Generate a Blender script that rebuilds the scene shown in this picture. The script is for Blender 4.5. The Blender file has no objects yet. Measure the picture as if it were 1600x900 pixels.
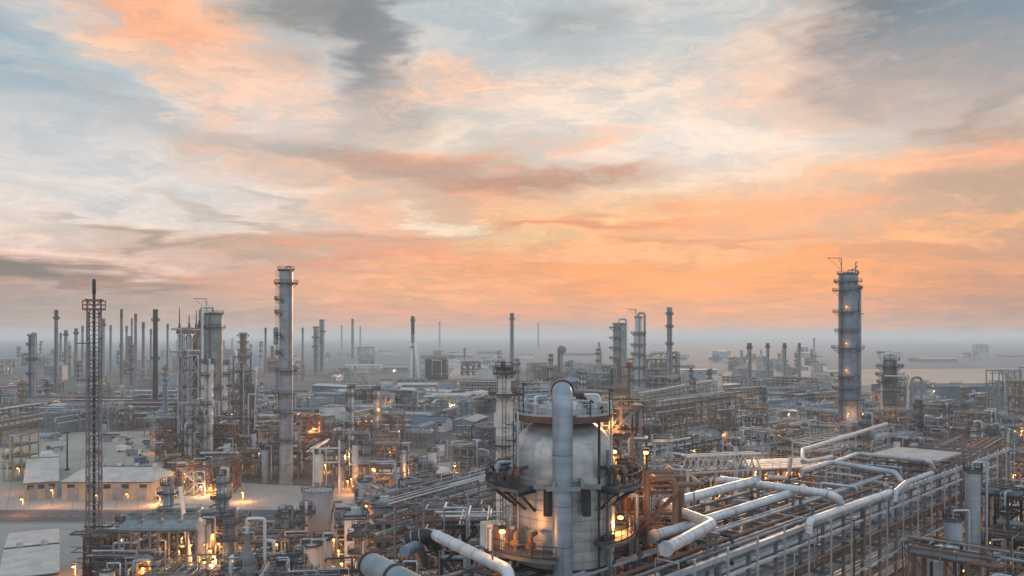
import bpy, math, random
from mathutils import Vector, Matrix, Euler
R = random.Random(7)
S = bpy.context.scene
COL = S.collection
PI = math.pi
rad = math.radians

# ------------------------------------------------------------------ camera and measuring
CAM_H, F = 50.0, 1300.0            # eye height in metres, focal length in photo pixels (photo 1600 wide)
def Q(px, py, z=0.0):               # point at height z seen at a photo position
    Y = (CAM_H - z) * F / (py - 525.0)
    return Vector(((px - 800.0) / F * Y, Y, z))
def PX(p):                          # photo column / row of a point
    return 800 + F * p[0] / p[1], 525 + F * (CAM_H - p[2]) / p[1]

cam = bpy.data.cameras.new('camera')
cam.sensor_width = 36.0
cam.lens = F / 1600.0 * 36.0
cam.shift_y = 75.0 / 1600.0
cam.clip_start = 0.5
cam.clip_end = 90000.0
co = bpy.data.objects.new('camera', cam)
COL.objects.link(co)
co.location = (0, 0, CAM_H)
co.rotation_euler = (PI / 2, 0, 0)
S.camera = co

# ------------------------------------------------------------------ materials
def lin(c):
    return tuple(((v / 255.0) / 12.92 if v <= 10 else (((v / 255.0) + .055) / 1.055) ** 2.4) for v in c)
class NT:
    def __init__(s, tree):
        s.t = tree; s.n = tree.nodes; s.l = tree.links
    def node(s, typ, **kw):
        n = s.n.new(typ)
        for k, v in kw.items(): setattr(n, k, v)
        return n
    def put(s, n, i, v):
        if isinstance(v, bpy.types.NodeSocket): s.l.new(v, n.inputs[i])
        else: n.inputs[i].default_value = v
    def math(s, op, a, b=0.0, clamp=False):
        n = s.node('ShaderNodeMath', operation=op, use_clamp=clamp); s.put(n, 0, a); s.put(n, 1, b); return n.outputs[0]
    def mix(s, f, a, b):
        n = s.node('ShaderNodeMix', data_type='RGBA')
        s.put(n, 0, f); s.put(n, 6, a if isinstance(a, bpy.types.NodeSocket) else (*a, 1)); s.put(n, 7, b if isinstance(b, bpy.types.NodeSocket) else (*b, 1))
        return n.outputs[2]
    def noise(s, vec, scale, detail=4.0, rough=.55, dist=0.0):
        n = s.node('ShaderNodeTexNoise'); s.put(n, 'Vector', vec); s.put(n, 'Scale', scale); s.put(n, 'Detail', detail); s.put(n, 'Roughness', rough); s.put(n, 'Distortion', dist); return n
    def mapr(s, v, a, b, c=0.0, d=1.0, smooth=True):
        n = s.node('ShaderNodeMapRange'); n.interpolation_type = 'SMOOTHSTEP' if smooth else 'LINEAR'
        s.put(n, 0, v); s.put(n, 1, a); s.put(n, 2, b); s.put(n, 3, c); s.put(n, 4, d); return n.outputs[0]
    def mapping(s, vec, loc=(0,0,0), rot=(0,0,0), sc=(1,1,1), typ='POINT'):
        n = s.node('ShaderNodeMapping', vector_type=typ); s.put(n, 0, vec); s.put(n, 1, loc); s.put(n, 2, rot); s.put(n, 3, sc); return n.outputs[0]

MATS = {}
def material(name, c1, c2=None, rough=.6, metal=0.0, rust=0.0, streak=.35, scale=.35, ribs=None, rustcol=(.16, .062, .026), bump=0.0, course=0.0):
    """painted or clad steel: two tones of the same paint, run-down streaks, rust patches; all in world space"""
    m = bpy.data.materials.new(name); m.use_nodes = True
    t = NT(m.node_tree); t.n.clear()
    out = t.node('ShaderNodeOutputMaterial'); b = t.node('ShaderNodeBsdfPrincipled'); t.l.new(b.outputs[0], out.inputs[0])
    pos = t.node('ShaderNodeNewGeometry').outputs['Position']
    c2 = c2 or tuple(v * .72 for v in c1)
    n1 = t.noise(pos, scale, 5.0, .6).outputs[0]
    col = t.mix(t.mapr(n1, .35, .68), c1, c2)
    if streak:
        ns = t.noise(t.mapping(pos, sc=(1.6, 1.6, .12)), 1.0, 4.0, .6).outputs[0]
        col = t.mix(t.math('MULTIPLY', t.mapr(ns, .5, .75), streak), col, tuple(v * .5 for v in c1))
    if course:                                  # sheet-by-sheet tone of the cladding
        nc = t.noise(t.mapping(pos, sc=(.22, .22, 1.1)), 1.0, 2.0, .5).outputs[0]
        col = t.mix(t.math('MULTIPLY', t.mapr(nc, .38, .62), course), col, tuple(v * .52 for v in c1))
        nd = t.noise(t.mapping(pos, sc=(.8, .8, .07)), 1.3, 5.0, .65).outputs[0]
        col = t.mix(t.math('MULTIPLY', t.mapr(nd, .55, .72), .55), col, (.13, .10, .075))
    if rust:
        nr = t.noise(t.mapping(pos, sc=(1, 1, .55)), .55, 7.0, .68).outputs[0]
        col = t.mix(t.math('MULTIPLY', t.mapr(nr, .62 - .2 * rust, .74 - .16 * rust), min(1, .5 + rust)), col, rustcol)
    t.put(b, 'Base Color', col)
    t.put(b, 'Roughness', t.mapr(n1, .3, .7, rough * .85, min(1, rough * 1.2)))
    t.put(b, 'Metallic', metal)
    if ribs or bump:
        bm = t.node('ShaderNodeBump')
        if ribs:
            oc = t.node('ShaderNodeTexCoord').outputs['Object']
            w = t.node('ShaderNodeTexWave', wave_type='BANDS', bands_direction=ribs[0], wave_profile='SIN'); t.put(w, 'Vector', oc); t.put(w, 'Scale', ribs[1])
            h = w.outputs[1]; t.put(bm, 'Strength', .6); t.put(bm, 'Distance', ribs[2])
        else:
            h = t.noise(pos, 6.0, 5.0).outputs[0]; t.put(bm, 'Strength', bump); t.put(bm, 'Distance', .05)
        t.put(bm, 'Height', h); t.l.new(bm.outputs[0], b.inputs['Normal'])
    MATS[name] = m
    return m
M = MATS
material('silver_cladding', (.47, .52, .56), (.35, .39, .43), .40, .35, .02, .4)
material('pale_cladding', (.62, .62, .60), (.52, .53, .52), .5, .1, 0, .3)
material('blue_grey_paint', (.20, .255, .31), (.15, .19, .235), .5, .05, .08, .35)
material('grey_paint', (.27, .28, .29), (.17, .18, .19), .55, .05, .12, .4)
material('grey_green_paint', (.24, .27, .26), (.18, .20, .20), .6, 0, .15, .4)
material('dark_steel', (.045, .048, .053), (.03, .033, .037), .6, .1, .15, .3)
material('mid_steel', (.19, .20, .21), (.12, .128, .138), .6, .1, .2, .35)
material('galvanised_steel', (.50, .535, .565), (.35, .38, .41), .5, .35, .08, .3)
material('rust_steel', (.17, .10, .07), (.11, .065, .05), .75, 0, .7, .4)
material('red_oxide_paint', (.27, .085, .055), (.19, .06, .042), .65, 0, .25, .35)
material('brown_paint', (.24, .155, .10), (.17, .115, .08), .7, 0, .3, .35)
material('white_paint', (.74, .74, .72), (.62, .62, .60), .5, 0, .06, .25)
material('off_white_paint', (.60, .58, .53), (.50, .48, .44), .6, 0, .08, .3)
material('white_pipe', (.60, .63, .65), (.48, .51, .53), .42, .12, .06, .5)
material('ochre_paint', (.44, .33, .16), (.36, .27, .13), .6, 0, .12, .3)
material('grating_deck', (.13, .135, .14), (.08, .085, .09), .7, .1, .25, 0, .6)
material('slab_grey', (.36, .355, .34), (.27, .27, .265), .7, 0, .1, .45)
material('concrete', (.36, .345, .32), (.27, .26, .245), .9, 0, 0, .3, .2, bump=.3)
material('navy_roof', (.085, .125, .17), (.065, .095, .13), .5, .05, .08, .2, ribs=('X', 2.2, .06))
material('pale_roof', (.58, .53, .465), (.44, .41, .37), .55, .05, .12, .35, ribs=('X', 2.2, .06))
material('grey_roof', (.34, .35, .36), (.26, .27, .28), .55, .05, .1, .2, ribs=('X', 2.2, .06))
material('beige_wall', (.44, .37, .28), (.36, .30, .23), .75, 0, .06, .4, ribs=('X', 3.0, .05))
material('glass_dark', (.03, .04, .05), (.05, .06, .07), .12, 0, 0, 0)
material('soot_black', (.03, .03, .032), (.045, .043, .042), .7, 0, .1, .2)
material('teal_paint', (.10, .20, .22), (.08, .155, .17), .55, 0, .12, .3)
material('blue_paint', (.10, .17, .30), (.08, .13, .23), .5, 0, .1, .3)

def emit_mat(name, col, strength):
    m = bpy.data.materials.new(name); m.use_nodes = True
    t = NT(m.node_tree); t.n.clear()
    out = t.node('ShaderNodeOutputMaterial'); e = t.node('ShaderNodeEmission'); t.put(e, 0, (*col, 1)); t.put(e, 1, strength); t.l.new(e.outputs[0], out.inputs[0])
    MATS[name] = m
emit_mat('sodium_bulb', (1.0, .36, .08), 7.0)
emit_mat('warm_bulb', (1.0, .74, .45), 8.0)

# ------------------------------------------------------------------ mesh building
class MB:
    def __init__(s): s.v = []; s.f = []
    def add(s, vs, fs):
        o = len(s.v); s.v.extend(vs); s.f.extend([tuple(i + o for i in f) for f in fs]); return s
    def box(s, c, d, rz=0.0):
        x, y, z = c; a, b, h = d[0] / 2, d[1] / 2, d[2] / 2
        cs, sn = math.cos(rz), math.sin(rz)
        vs = [(x + i * a * cs - j * b * sn, y + i * a * sn + j * b * cs, z + k * h) for k in (-1, 1) for i, j in ((-1, -1), (1, -1), (1, 1), (-1, 1))]
        return s.add(vs, [(3, 2, 1, 0), (4, 5, 6, 7), (0, 1, 5, 4), (1, 2, 6, 5), (2, 3, 7, 6), (3, 0, 4, 7)])
    def bar(s, p, q, w, h=None):
        p, q = Vector(p), Vector(q); h = h or w
        d = q - p
        if d.length < 1e-6: return s
        d.normalize()
        up = Vector((0, 0, 1)) if abs(d.z) < .95 else Vector((1, 0, 0))
        a = d.cross(up).normalized() * (w / 2); b = a.cross(d).normalized() * (h / 2)
        vs = [tuple(e + a * i + b * j) for e in (p, q) for i, j in ((-1, -1), (1, -1), (1, 1), (-1, 1))]
        return s.add(vs, [(0, 1, 2, 3), (7, 6, 5, 4), (1, 0, 4, 5), (2, 1, 5, 6), (3, 2, 6, 7), (0, 3, 7, 4)])
    def tube(s, pts, r, n=10, bend=None, caps=True, joints=0):
        pts = [Vector(p) for p in pts]
        bend = r * 1.6 if bend is None else bend
        path = [pts[0]]
        for i in range(1, len(pts) - 1):
            a, b, c = pts[i - 1], pts[i], pts[i + 1]
            d1, d2 = (a - b), (c - b); l1, l2 = d1.length, d2.length
            if l1 < 1e-6 or l2 < 1e-6: continue
            d1 /= l1; d2 /= l2
            ang = d1.angle(d2)
            if ang > 3.1: path.append(b); continue
            t = min(bend / math.tan(ang / 2), l1 * .48, l2 * .48)
            k = 5
            for j in range(k + 1):
                w = j / k
                path.append((b + d1 * t) * (1 - w) ** 2 + b * 2 * w * (1 - w) + (b + d2 * t) * w * w)
        path.append(pts[-1])
        d = (path[1] - path[0]).normalized()
        up = Vector((0, 0, 1)) if abs(d.z) < .9 else Vector((1, 0, 0))
        x = d.cross(up).normalized()
        o = len(s.v)
        for i, p in enumerate(path):
            if i == 0: t = path[1] - path[0]
            elif i == len(path) - 1: t = path[-1] - path[-2]
            else: t = (path[i + 1] - path[i]).normalized() + (path[i] - path[i - 1]).normalized()
            if t.length < 1e-6: t = d
            t.normalize()
            x = x - t * x.dot(t)
            if x.length < 1e-5: x = t.orthogonal()
            x.normalize(); y = t.cross(x)
            for k in range(n):
                a = 2 * PI * k / n
                s.v.append(tuple(p + x * (r * math.cos(a)) + y * (r * math.sin(a))))
        m = len(path)
        for i in range(m - 1):
            for k in range(n):
                k2 = (k + 1) % n
                s.f.append((o + i * n + k, o + i * n + k2, o + (i + 1) * n + k2, o + (i + 1) * n + k))
        if caps:
            s.f.append(tuple(o + k for k in reversed(range(n)))); s.f.append(tuple(o + (m - 1) * n + k for k in range(n)))
        if joints:                              # cladding joints: thin raised collars along straight runs
            for a, b in zip(pts, pts[1:]):
                L = (b - a).length; q = max(1, int(L / joints)); dd = (b - a).normalized()
                for j in range(1, q):
                    c = a + (b - a) * (j / q); s.tube([c - dd * .06, c + dd * .06], r * 1.035, n)
        return s
    def lathe(s, prof, n=24, c=(0, 0, 0), axis='Z'):
        o = len(s.v); m = len(prof)
        for r, z in prof:
            for k in range(n):
                a = 2 * PI * k / n
                x, y = r * math.cos(a), r * math.sin(a)
                if axis == 'Z': s.v.append((c[0] + x, c[1] + y, c[2] + z))
                elif axis == 'X': s.v.append((c[0] + z, c[1] + x, c[2] + y))
                else: s.v.append((c[0] + x, c[1] + z, c[2] - y))
        for i in range(m - 1):
            for k in range(n):
                k2 = (k + 1) % n
                s.f.append((o + i * n + k, o + i * n + k2, o + (i + 1) * n + k2, o + (i + 1) * n + k))
        s.f.append(tuple(o + k for k in reversed(range(n)))); s.f.append(tuple(o + (m - 1) * n + k for k in range(n)))
        return s
    def arc_slab(s, r0, r1, a0, a1, z, h, n=18, c=(0, 0)):
        full = abs(a1 - a0) > 2 * PI - .01
        o = len(s.v); k = n if full else n + 1
        for i in range(k):
            a = a0 + (a1 - a0) * i / n
            for r, zz in ((r0, z), (r1, z), (r1, z + h), (r0, z + h)): s.v.append((c[0] + r * math.cos(a), c[1] + r * math.sin(a), zz))
        for i in range(n):
            p, q = o + i * 4, o + ((i + 1) % k) * 4
            for e in range(4): s.f.append((p + e, p + (e + 1) % 4, q + (e + 1) % 4, q + e))
        if not full: s.f.append((o, o + 3, o + 2, o + 1)); e = o + (k - 1) * 4; s.f.append((e, e + 1, e + 2, e + 3))
        return s
    def arc_rail(s, r, a0, a1, z, w=.07, hgt=1.1, n=18, c=(0, 0)):
        P = lambda i, zz: (c[0] + r * math.cos(a0 + (a1 - a0) * i / n), c[1] + r * math.sin(a0 + (a1 - a0) * i / n), zz)
        for i in range(n + 1):
            s.bar(P(i, z), P(i, z + hgt), w)
            if i < n:
                s.bar(P(i, z + hgt), P(i + 1, z + hgt), w); s.bar(P(i, z + hgt * .5), P(i + 1, z + hgt * .5), w * .8)
                s.bar(P(i, z + .12), P(i + 1, z + .12), w * .4, .2)
        return s
    def rail(s, pts, w=.07, hgt=1.1, step=2.0):
        for p, q in zip(pts, pts[1:]):
            p, q = Vector(p), Vector(q); L = (q - p).length; n = max(1, int(L / step))
            for i in range(n + 1):
                c = p.lerp(q, i / n); s.bar(c, c + Vector((0, 0, hgt)), w)
            for e in (hgt, hgt * .5): s.bar(p + Vector((0, 0, e)), q + Vector((0, 0, e)), w)
        return s
    def ladder(s, p, z0, z1, a=0.0, w=.06, cage=True, step=.6):
        t = Vector((-math.sin(a), math.cos(a), 0)) * .3; o = Vector((math.cos(a), math.sin(a), 0)); p = Vector((p[0], p[1], 0))
        for k in (-1, 1): s.bar(p + t * k + Vector((0, 0, z0)), p + t * k + Vector((0, 0, z1)), w)
        z = z0
        while z < z1: s.bar(p - t + Vector((0, 0, z)), p + t + Vector((0, 0, z)), w * .7); z += step
        if cage and z1 - z0 > 4:
            z = z0 + 2.4
            while z < z1:
                ps = [p + t * 1.2 + Vector((0, 0, z)), p + t * 1.2 + o * .75 + Vector((0, 0, z)), p - t * 1.2 + o * .75 + Vector((0, 0, z)), p - t * 1.2 + Vector((0, 0, z))]
                for e, g in zip(ps, ps[1:]): s.bar(e, g, w * .7)
                z += 1.5
            for e in (p + t * 1.2 + o * .75, p - t * 1.2 + o * .75): s.bar(e + Vector((0, 0, z0 + 2.4)), e + Vector((0, 0, z1)), w * .7)
        return s
    def mesh(s, name, mat, sharp=38):
        me = bpy.data.meshes.new(name); me.from_pydata([tuple(v) for v in s.v], [], s.f)
        me.polygons.foreach_set('use_smooth', [True] * len(me.polygons))
        me.set_sharp_from_angle(angle=rad(sharp))
        me.materials.append(MATS[mat]); me.update()
        return me

# ------------------------------------------------------------------ things and parts
PENDING = []
def tag(o, label=None, cat=None, group=None, kind=None):
    if label: o['label'] = label
    if cat: o['category'] = cat
    if group: o['group'] = group
    if kind: o['kind'] = kind
    return o
def thing(name, label, cat, loc=(0, 0, 0), rz=0.0, group=None):
    o = bpy.data.objects.new(name, None); COL.objects.link(o)
    o.empty_display_size = .5
    o.location = loc; o.rotation_euler = (0, 0, rz)
    if label and label[0] == '*': PENDING.append((o, label[1:])); label = None
    return tag(o, label, cat, group, 'thing')
def part(name, mb, mat, parent, label=None, sharp=38):
    o = bpy.data.objects.new(name, mb.mesh(name, mat, sharp)); COL.objects.link(o); o.parent = parent
    if label: o['label'] = label
    return o
def single(name, mb, mat, label, cat, loc=(0, 0, 0), rz=0.0, group=None):
    o = part(name, mb, mat, None); o.location = loc; o.rotation_euler = (0, 0, rz)
    if label[0] == '*': PENDING.append((o, label[1:])); label = None
    return tag(o, label, cat, group)
def structure(name, mb, mat):
    return tag(part(name, mb, mat, None), kind='structure')
def dup(root, loc, rz=None, sc=None, label=None, group=None):
    def cp(o, par):
        c = o.copy(); COL.objects.link(c)
        if par: c.parent = par
        for ch in list(o.children): cp(ch, c)
        return c
    r = cp(root, None)
    r.location = loc
    if rz is not None: r.rotation_euler = (0, 0, rz)
    if sc is not None: r.scale = (sc, sc, sc) if not isinstance(sc, (tuple, list)) else sc
    if label and label[0] == '*': PENDING.append((r, label[1:])); label = None
    if label: r['label'] = label
    elif 'label' in r.keys(): del r['label']
    if group: r['group'] = group
    return r
# ------------------------------------------------------------------ sky: Nishita behind a layer of sunset cloud, laid out by compass direction
SUN_AZ, SUN_EL = 14.0, 5.0
def build_world():
    w = bpy.data.worlds.new('World'); S.world = w; w.use_nodes = True
    t = NT(w.node_tree); t.n.clear()
    out = t.node('ShaderNodeOutputWorld'); bg = t.node('ShaderNodeBackground'); t.l.new(bg.outputs[0], out.inputs[0])
    sky = t.node('ShaderNodeTexSky', sky_type='NISHITA', sun_disc=False)
    sky.sun_elevation = rad(SUN_EL); sky.sun_rotation = rad(SUN_AZ); sky.dust_density = 3.0
    d = t.node('ShaderNodeTexCoord').outputs['Generated']
    sp = t.node('ShaderNodeSeparateXYZ'); t.put(sp, 0, d)
    x, y, z = sp.outputs
    az = t.math('ARCTAN2', x, y); el = t.math('ARCSINE', z)
    cb = t.node('ShaderNodeCombineXYZ'); t.put(cb, 0, az); t.put(cb, 1, el); p = cb.outputs[0]
    zz = t.math('ADD', t.math('MAXIMUM', z, 0.0), .09)
    cq = t.node('ShaderNodeCombineXYZ'); t.put(cq, 0, t.math('DIVIDE', x, zz)); t.put(cq, 1, t.math('DIVIDE', y, zz)); q = cq.outputs[0]
    # wind-drawn warp of the cloud positions
    wn = t.noise(t.mapping(q, rot=(0, 0, rad(25)), sc=(.55, .9, 1)), 1.3, 5.0, .55, .6)
    wv = t.node('ShaderNodeVectorMath', operation='SUBTRACT'); t.put(wv, 0, wn.outputs['Color']); t.put(wv, 1, (.5, .5, .5))
    ws = t.node('ShaderNodeVectorMath', operation='MULTIPLY'); t.put(ws, 0, wv.outputs[0]); t.put(ws, 1, (.22, .085, 0))
    wa = t.node('ShaderNodeVectorMath', operation='ADD'); t.put(wa, 0, p); t.put(wa, 1, ws.outputs[0])
    wn2 = t.noise(t.mapping(p, rot=(0, 0, rad(-6)), sc=(14, 42, 1)), 1.0, 6.0, .62, .3)
    wv2 = t.node('ShaderNodeVectorMath', operation='SUBTRACT'); t.put(wv2, 0, wn2.outputs['Color']); t.put(wv2, 1, (.5, .5, .5))
    ws2 = t.node('ShaderNodeVectorMath', operation='MULTIPLY'); t.put(ws2, 0, wv2.outputs[0]); t.put(ws2, 1, (.13, .034, 0))
    wb = t.node('ShaderNodeVectorMath', operation='ADD'); t.put(wb, 0, wa.outputs[0]); t.put(wb, 1, ws2.outputs[0]); pw = wb.outputs[0]
    fine = t.noise(t.mapping(pw, rot=(0, 0, rad(-8)), sc=(9, 34, 1)), 1.0, 9.0, .62, .7).outputs[0]
    puff = t.noise(t.mapping(q, sc=(1.0, .8, 1)), 2.3, 10.0, .62, .5).outputs[0]
    curl = t.noise(t.mapping(pw, rot=(0, 0, rad(14)), sc=(30, 74, 1)), 1.0, 10.0, .74, 1.4).outputs[0]
    tex = t.math('ADD', t.math('ADD', t.math('MULTIPLY', fine, .40), t.math('MULTIPLY', puff, .30)), t.math('MULTIPLY', curl, .30))
    ramp = t.node('ShaderNodeValToRGB'); t.put(ramp, 0, t.math('DIVIDE', el, rad(60)))
    stops = [(0, (190, 178, 172)), (1.4, (212, 178, 160)), (3.2, (246, 174, 134)), (5.5, (248, 176, 138)), (8.5, (246, 205, 170)), (12, (236, 219, 203)), (17, (226, 219, 212)), (22, (202, 207, 208)), (30, (178, 186, 192)), (60, (150, 164, 180))]
    e = ramp.color_ramp.elements
    while len(e) < len(stops): e.new(.5)
    for k, (a, c) in enumerate(stops): e[k].position = a / 60; e[k].color = (*lin(c), 1)
    col = ramp.outputs[0]
    # clouds: (photo column, photo row, half width, half height, tilt deg, colour, strength, texture)
    CL = [
        (40, 480, 520, 60, 0, (150, 148, 146), .75, .3), (1560, 480, 420, 70, 0, (150, 136, 134), .75, .3), (1600, 330, 260, 120, 0, (190, 160, 140), .7, .5), (300, 505, 420, 40, 0, (192, 170, 155), .6, .3),
        (80, 290, 640, 190, -4, (234, 227, 221), .95, .15), (20, 190, 420, 120, -12, (220, 220, 220), .7, .25), (-30, 60, 250, 110, -18, (150, 178, 194), .9, .25), (90, 110, 260, 46, -16, (190, 206, 214), .75, .4),
        (200, 165, 330, 30, -17, (184, 186, 188), .6, .6), (330, 235, 120, 50, 5, (206, 190, 182), .5, .6),
        (310, 65, 300, 95, -24, (252, 196, 160), .95, .55), (190, -5, 280, 55, -24, (252, 186, 150), .85, .7), (270, 125, 170, 45, -24, (250, 206, 174), .8, .7), (430, 150, 230, 120, 10, (244, 226, 214), .9, .4), (330, 170, 60, 26, 30, (250, 206, 182), .6, .8),
        (470, 10, 170, 60, 0, (140, 140, 138), .85, .6), (445, 90, 110, 45, 0, (176, 168, 162), .6, .7), (560, 10, 84, 190, 6, (120, 132, 142), .72, .4), (580, 110, 80, 130, 8, (130, 138, 146), .7, .5), (640, 160, 120, 60, -18, (160, 158, 154), .8, .7),
        (600, -70, 300, 70, 0, (120, 132, 144), .7, .3), (790, 40, 230, 95, 0, (188, 199, 205), .8, .5), (905, 35, 120, 50, 0, (150, 160, 166), .75, .8), (720, 125, 160, 50, 0, (248, 206, 178), .9, .9), (560, 180, 160, 60, 0, (214, 198, 188), .7, .5),
        (1050, 60, 270, 70, 0, (198, 206, 208), .75, .5), (900, 130, 300, 40, 3, (246, 214, 192), .6, .9), (1100, 260, 420, 26, 2, (250, 206, 176), .6, .8), (1250, 230, 300, 22, -2, (244, 196, 170), .5, .9), (380, 120, 160, 60, -8, (250, 206, 180), .6, .8), (1000, 165, 430, 80, 2, (244, 228, 214), .9, .45), (1120, 215, 400, 85, 3, (240, 230, 222), .9, .3), (1260, 130, 230, 95, -6, (248, 212, 190), .9, .6), (1240, 55, 140, 70, 0, (224, 206, 194), .75, .6), (1340, 100, 110, 50, -20, (236, 196, 176), .6, .8),
        (1375, 25, 170, 110, -20, (120, 122, 125), .88, .5), (1450, 160, 260, 100, -10, (190, 178, 172), .6, .6), (1560, 30, 260, 110, 0, (116, 144, 162), .85, .35), (1500, 90, 240, 60, 0, (140, 152, 162), .7, .6), (1540, 150, 160, 14, 18, (130, 136, 138), .5, .7), (1560, 195, 190, 50, 0, (186, 160, 146), .75, .8), (1480, 120, 200, 60, -6, (184, 172, 168), .6, .8),
        (520, 235, 330, 42, -3, (186, 168, 158), .9, .6), (420, 215, 170, 30, 4, (200, 192, 186), .7, .6), (760, 238, 330, 30, 6, (248, 184, 146), .85, .9), (830, 275, 330, 34, 5, (192, 148, 130), .95, .6), (640, 262, 300, 40, 4, (190, 162, 150), .9, .6), (700, 312, 300, 34, 4, (228, 176, 148), .7, .7), (480, 262, 260, 26, -10, (248, 206, 178), .7, .6),
        (1500, 250, 260, 34, 6, (246, 180, 144), .8, .9), (1480, 300, 330, 40, 4, (196, 164, 144), .9, .8), (1330, 320, 260, 30, 3, (216, 186, 166), .7, .7), (1290, 285, 240, 34, 3, (240, 196, 166), .7, .8), (1570, 345, 240, 26, 3, (250, 186, 140), .8, .8), (1520, 400, 300, 22, 2, (206, 160, 136), .8, .8), (1450, 372, 330, 20, 3, (250, 186, 138), .8, .8),
        (980, 345, 560, 55, 2, (247, 172, 132), .95, .5), (900, 325, 260, 22, 3, (246, 204, 160), .8, .7), (1000, 385, 520, 20, 2, (214, 146, 112), .8, .9), (860, 352, 300, 14, 2, (216, 150, 116), .7, .9), (1180, 415, 360, 14, 2, (220, 148, 112), .7, .9), (800, 380, 210, 32, 0, (248, 208, 160), .8, .6), (690, 350, 120, 34, -14, (250, 230, 204), .9, .6), (1080, 440, 620, 66, 0, (250, 164, 112), .95, .35), (1000, 496, 800, 40, 0, (238, 166, 130), .8, .3), (620, 450, 320, 40, 0, (246, 184, 142), .8, .3), (1000, 405, 420, 24, 2, (250, 184, 140), .9, .4),
        (560, 385, 340, 24, 4, (214, 170, 146), .9, .8), (330, 392, 330, 26, -5, (204, 172, 150), .9, .7), (360, 345, 200, 14, -16, (196, 182, 170), .75, .9), (220, 378, 180, 12, -10, (178, 160, 148), .8, .8), (430, 320, 160, 12, -14, (206, 196, 188), .7, .9), (110, 432, 330, 30, -3, (142, 130, 124), .95, .5), (0, 420, 130, 26, -8, (128, 124, 122), .85, .6), (480, 415, 260, 18, 4, (226, 160, 132), .7, .8), (330, 435, 300, 16, 2, (228, 172, 146), .6, .8),
    ]
    for px, py, hw, hh, tilt, c, k, tx in CL:
        a = math.atan((px - 800) / F); b = math.atan((525 - py) / F * math.cos(a))
        m = t.mapping(pw, (a, b, 0), (0, 0, rad(tilt)), (hw / F, hh / F, 1), 'TEXTURE')
        g = t.node('ShaderNodeTexGradient', gradient_type='SPHERICAL'); t.put(g, 0, m)
        f = t.math('MULTIPLY', g.outputs[1], t.mapr(tex, .5 - .105, .5 + .105, 1 - tx * 1.0, 1 + tx * 1.1, False))
        f = t.math('MULTIPLY', t.mapr(f, 0.0, .88), k)
        col = t.mix(f, col, lin(c))
    # soft mottling inside the cloud deck
    tint = t.mix(t.mapr(tex, .42, .58, 0, 1), (.885, .935, .985), (1.07, .985, .93))
    mm = t.node('ShaderNodeMix', data_type='RGBA', blend_type='MULTIPLY'); t.put(mm, 0, 1.0); t.put(mm, 6, col); t.put(mm, 7, tint); col = mm.outputs[2]
    back = t.mapr(y, .35, -.45, 0, 1); bcol = t.mix(t.mapr(el, 0.0, .9), tuple(v * 1.5 for v in lin((208, 211, 217))), tuple(v * 1.5 for v in lin((178, 200, 220))))
    col = t.mix(t.math('MAXIMUM', back, t.mapr(el, .5, 1.0, 0, .85)), col, bcol)
    mot = t.mapr(tex, .40, .60, .86, 1.07, False)
    sc = t.node('ShaderNodeVectorMath', operation='SCALE'); t.put(sc, 0, col); t.put(sc, 'Scale', t.math('MULTIPLY', mot, 7.6))
    final = t.mix(.02, sc.outputs[0], sky.outputs[0])
    t.put(bg, 0, final); t.put(bg, 1, .1)
build_world()
sun = bpy.data.lights.new('sun', 'SUN'); sun.energy = 2.0; sun.angle = rad(10); sun.color = (1.0, .56, .30)
so = bpy.data.objects.new('sun', sun); COL.objects.link(so)
a, e = rad(SUN_AZ), rad(SUN_EL)
so.rotation_euler = Vector((-math.sin(a) * math.cos(e), -math.cos(a) * math.cos(e), -math.sin(e))).to_track_quat('-Z', 'Y').to_euler()
so.location = (0, 0, 300)
vs = S.view_settings
S.display_settings.display_device = 'sRGB'
vs.view_transform = 'Standard'; vs.look = 'None'; vs.gamma = 1.0; vs.use_curve_mapping = False; vs.exposure = 0.45
cy = S.cycles
cy.use_denoising = True
cy.max_bounces = 5; cy.diffuse_bounces = 2; cy.glossy_bounces = 2; cy.transmission_bounces = 2; cy.volume_bounces = 2; cy.transparent_max_bounces = 4
cy.sample_clamp_indirect = 4.0

# ------------------------------------------------------------------ air
def haze():
    m = bpy.data.materials.new('haze'); m.use_nodes = True
    t = NT(m.node_tree); t.n.clear()
    out = t.node('ShaderNodeOutputMaterial'); v = t.node('ShaderNodeVolumePrincipled')
    t.put(v, 'Color', (.77, .90, .96, 1)); t.put(v, 'Density', .00022); t.put(v, 'Anisotropy', .1)
    t.l.new(v.outputs[0], out.inputs['Volume'])
    MATS['haze'] = m
    tag(part('haze', MB().box((0, 13000, 43), (52000, 28000, 92)), 'haze', None), kind='stuff')
haze()
# ------------------------------------------------------------------ the ground
def ground_mat(name, c1, c2, c3, sc=.012):
    m = bpy.data.materials.new(name); m.use_nodes = True
    t = NT(m.node_tree); t.n.clear()
    out = t.node('ShaderNodeOutputMaterial'); b = t.node('ShaderNodeBsdfPrincipled'); t.l.new(b.outputs[0], out.inputs[0])
    pos = t.node('ShaderNodeNewGeometry').outputs['Position']
    n1 = t.noise(pos, sc, 6.0, .6, .4).outputs[0]; n2 = t.noise(pos, sc * 9, 6.0, .65).outputs[0]; n3 = t.noise(pos, sc * 60, 4.0, .6).outputs[0]
    col = t.mix(t.mapr(n1, .4, .62), c1, c2)
    col = t.mix(t.math('MULTIPLY', t.mapr(n2, .5, .7), .7), col, c3)
    col = t.mix(t.math('MULTIPLY', t.mapr(n3, .45, .75), .25), col, tuple(v * .6 for v in c1))
    t.put(b, 'Base Color', col); t.put(b, 'Roughness', .92)
    bm = t.node('ShaderNodeBump'); t.put(bm, 'Strength', .4); t.put(bm, 'Distance', .12); t.put(bm, 'Height', n3); t.l.new(bm.outputs[0], b.inputs['Normal'])
    MATS[name] = m
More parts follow.
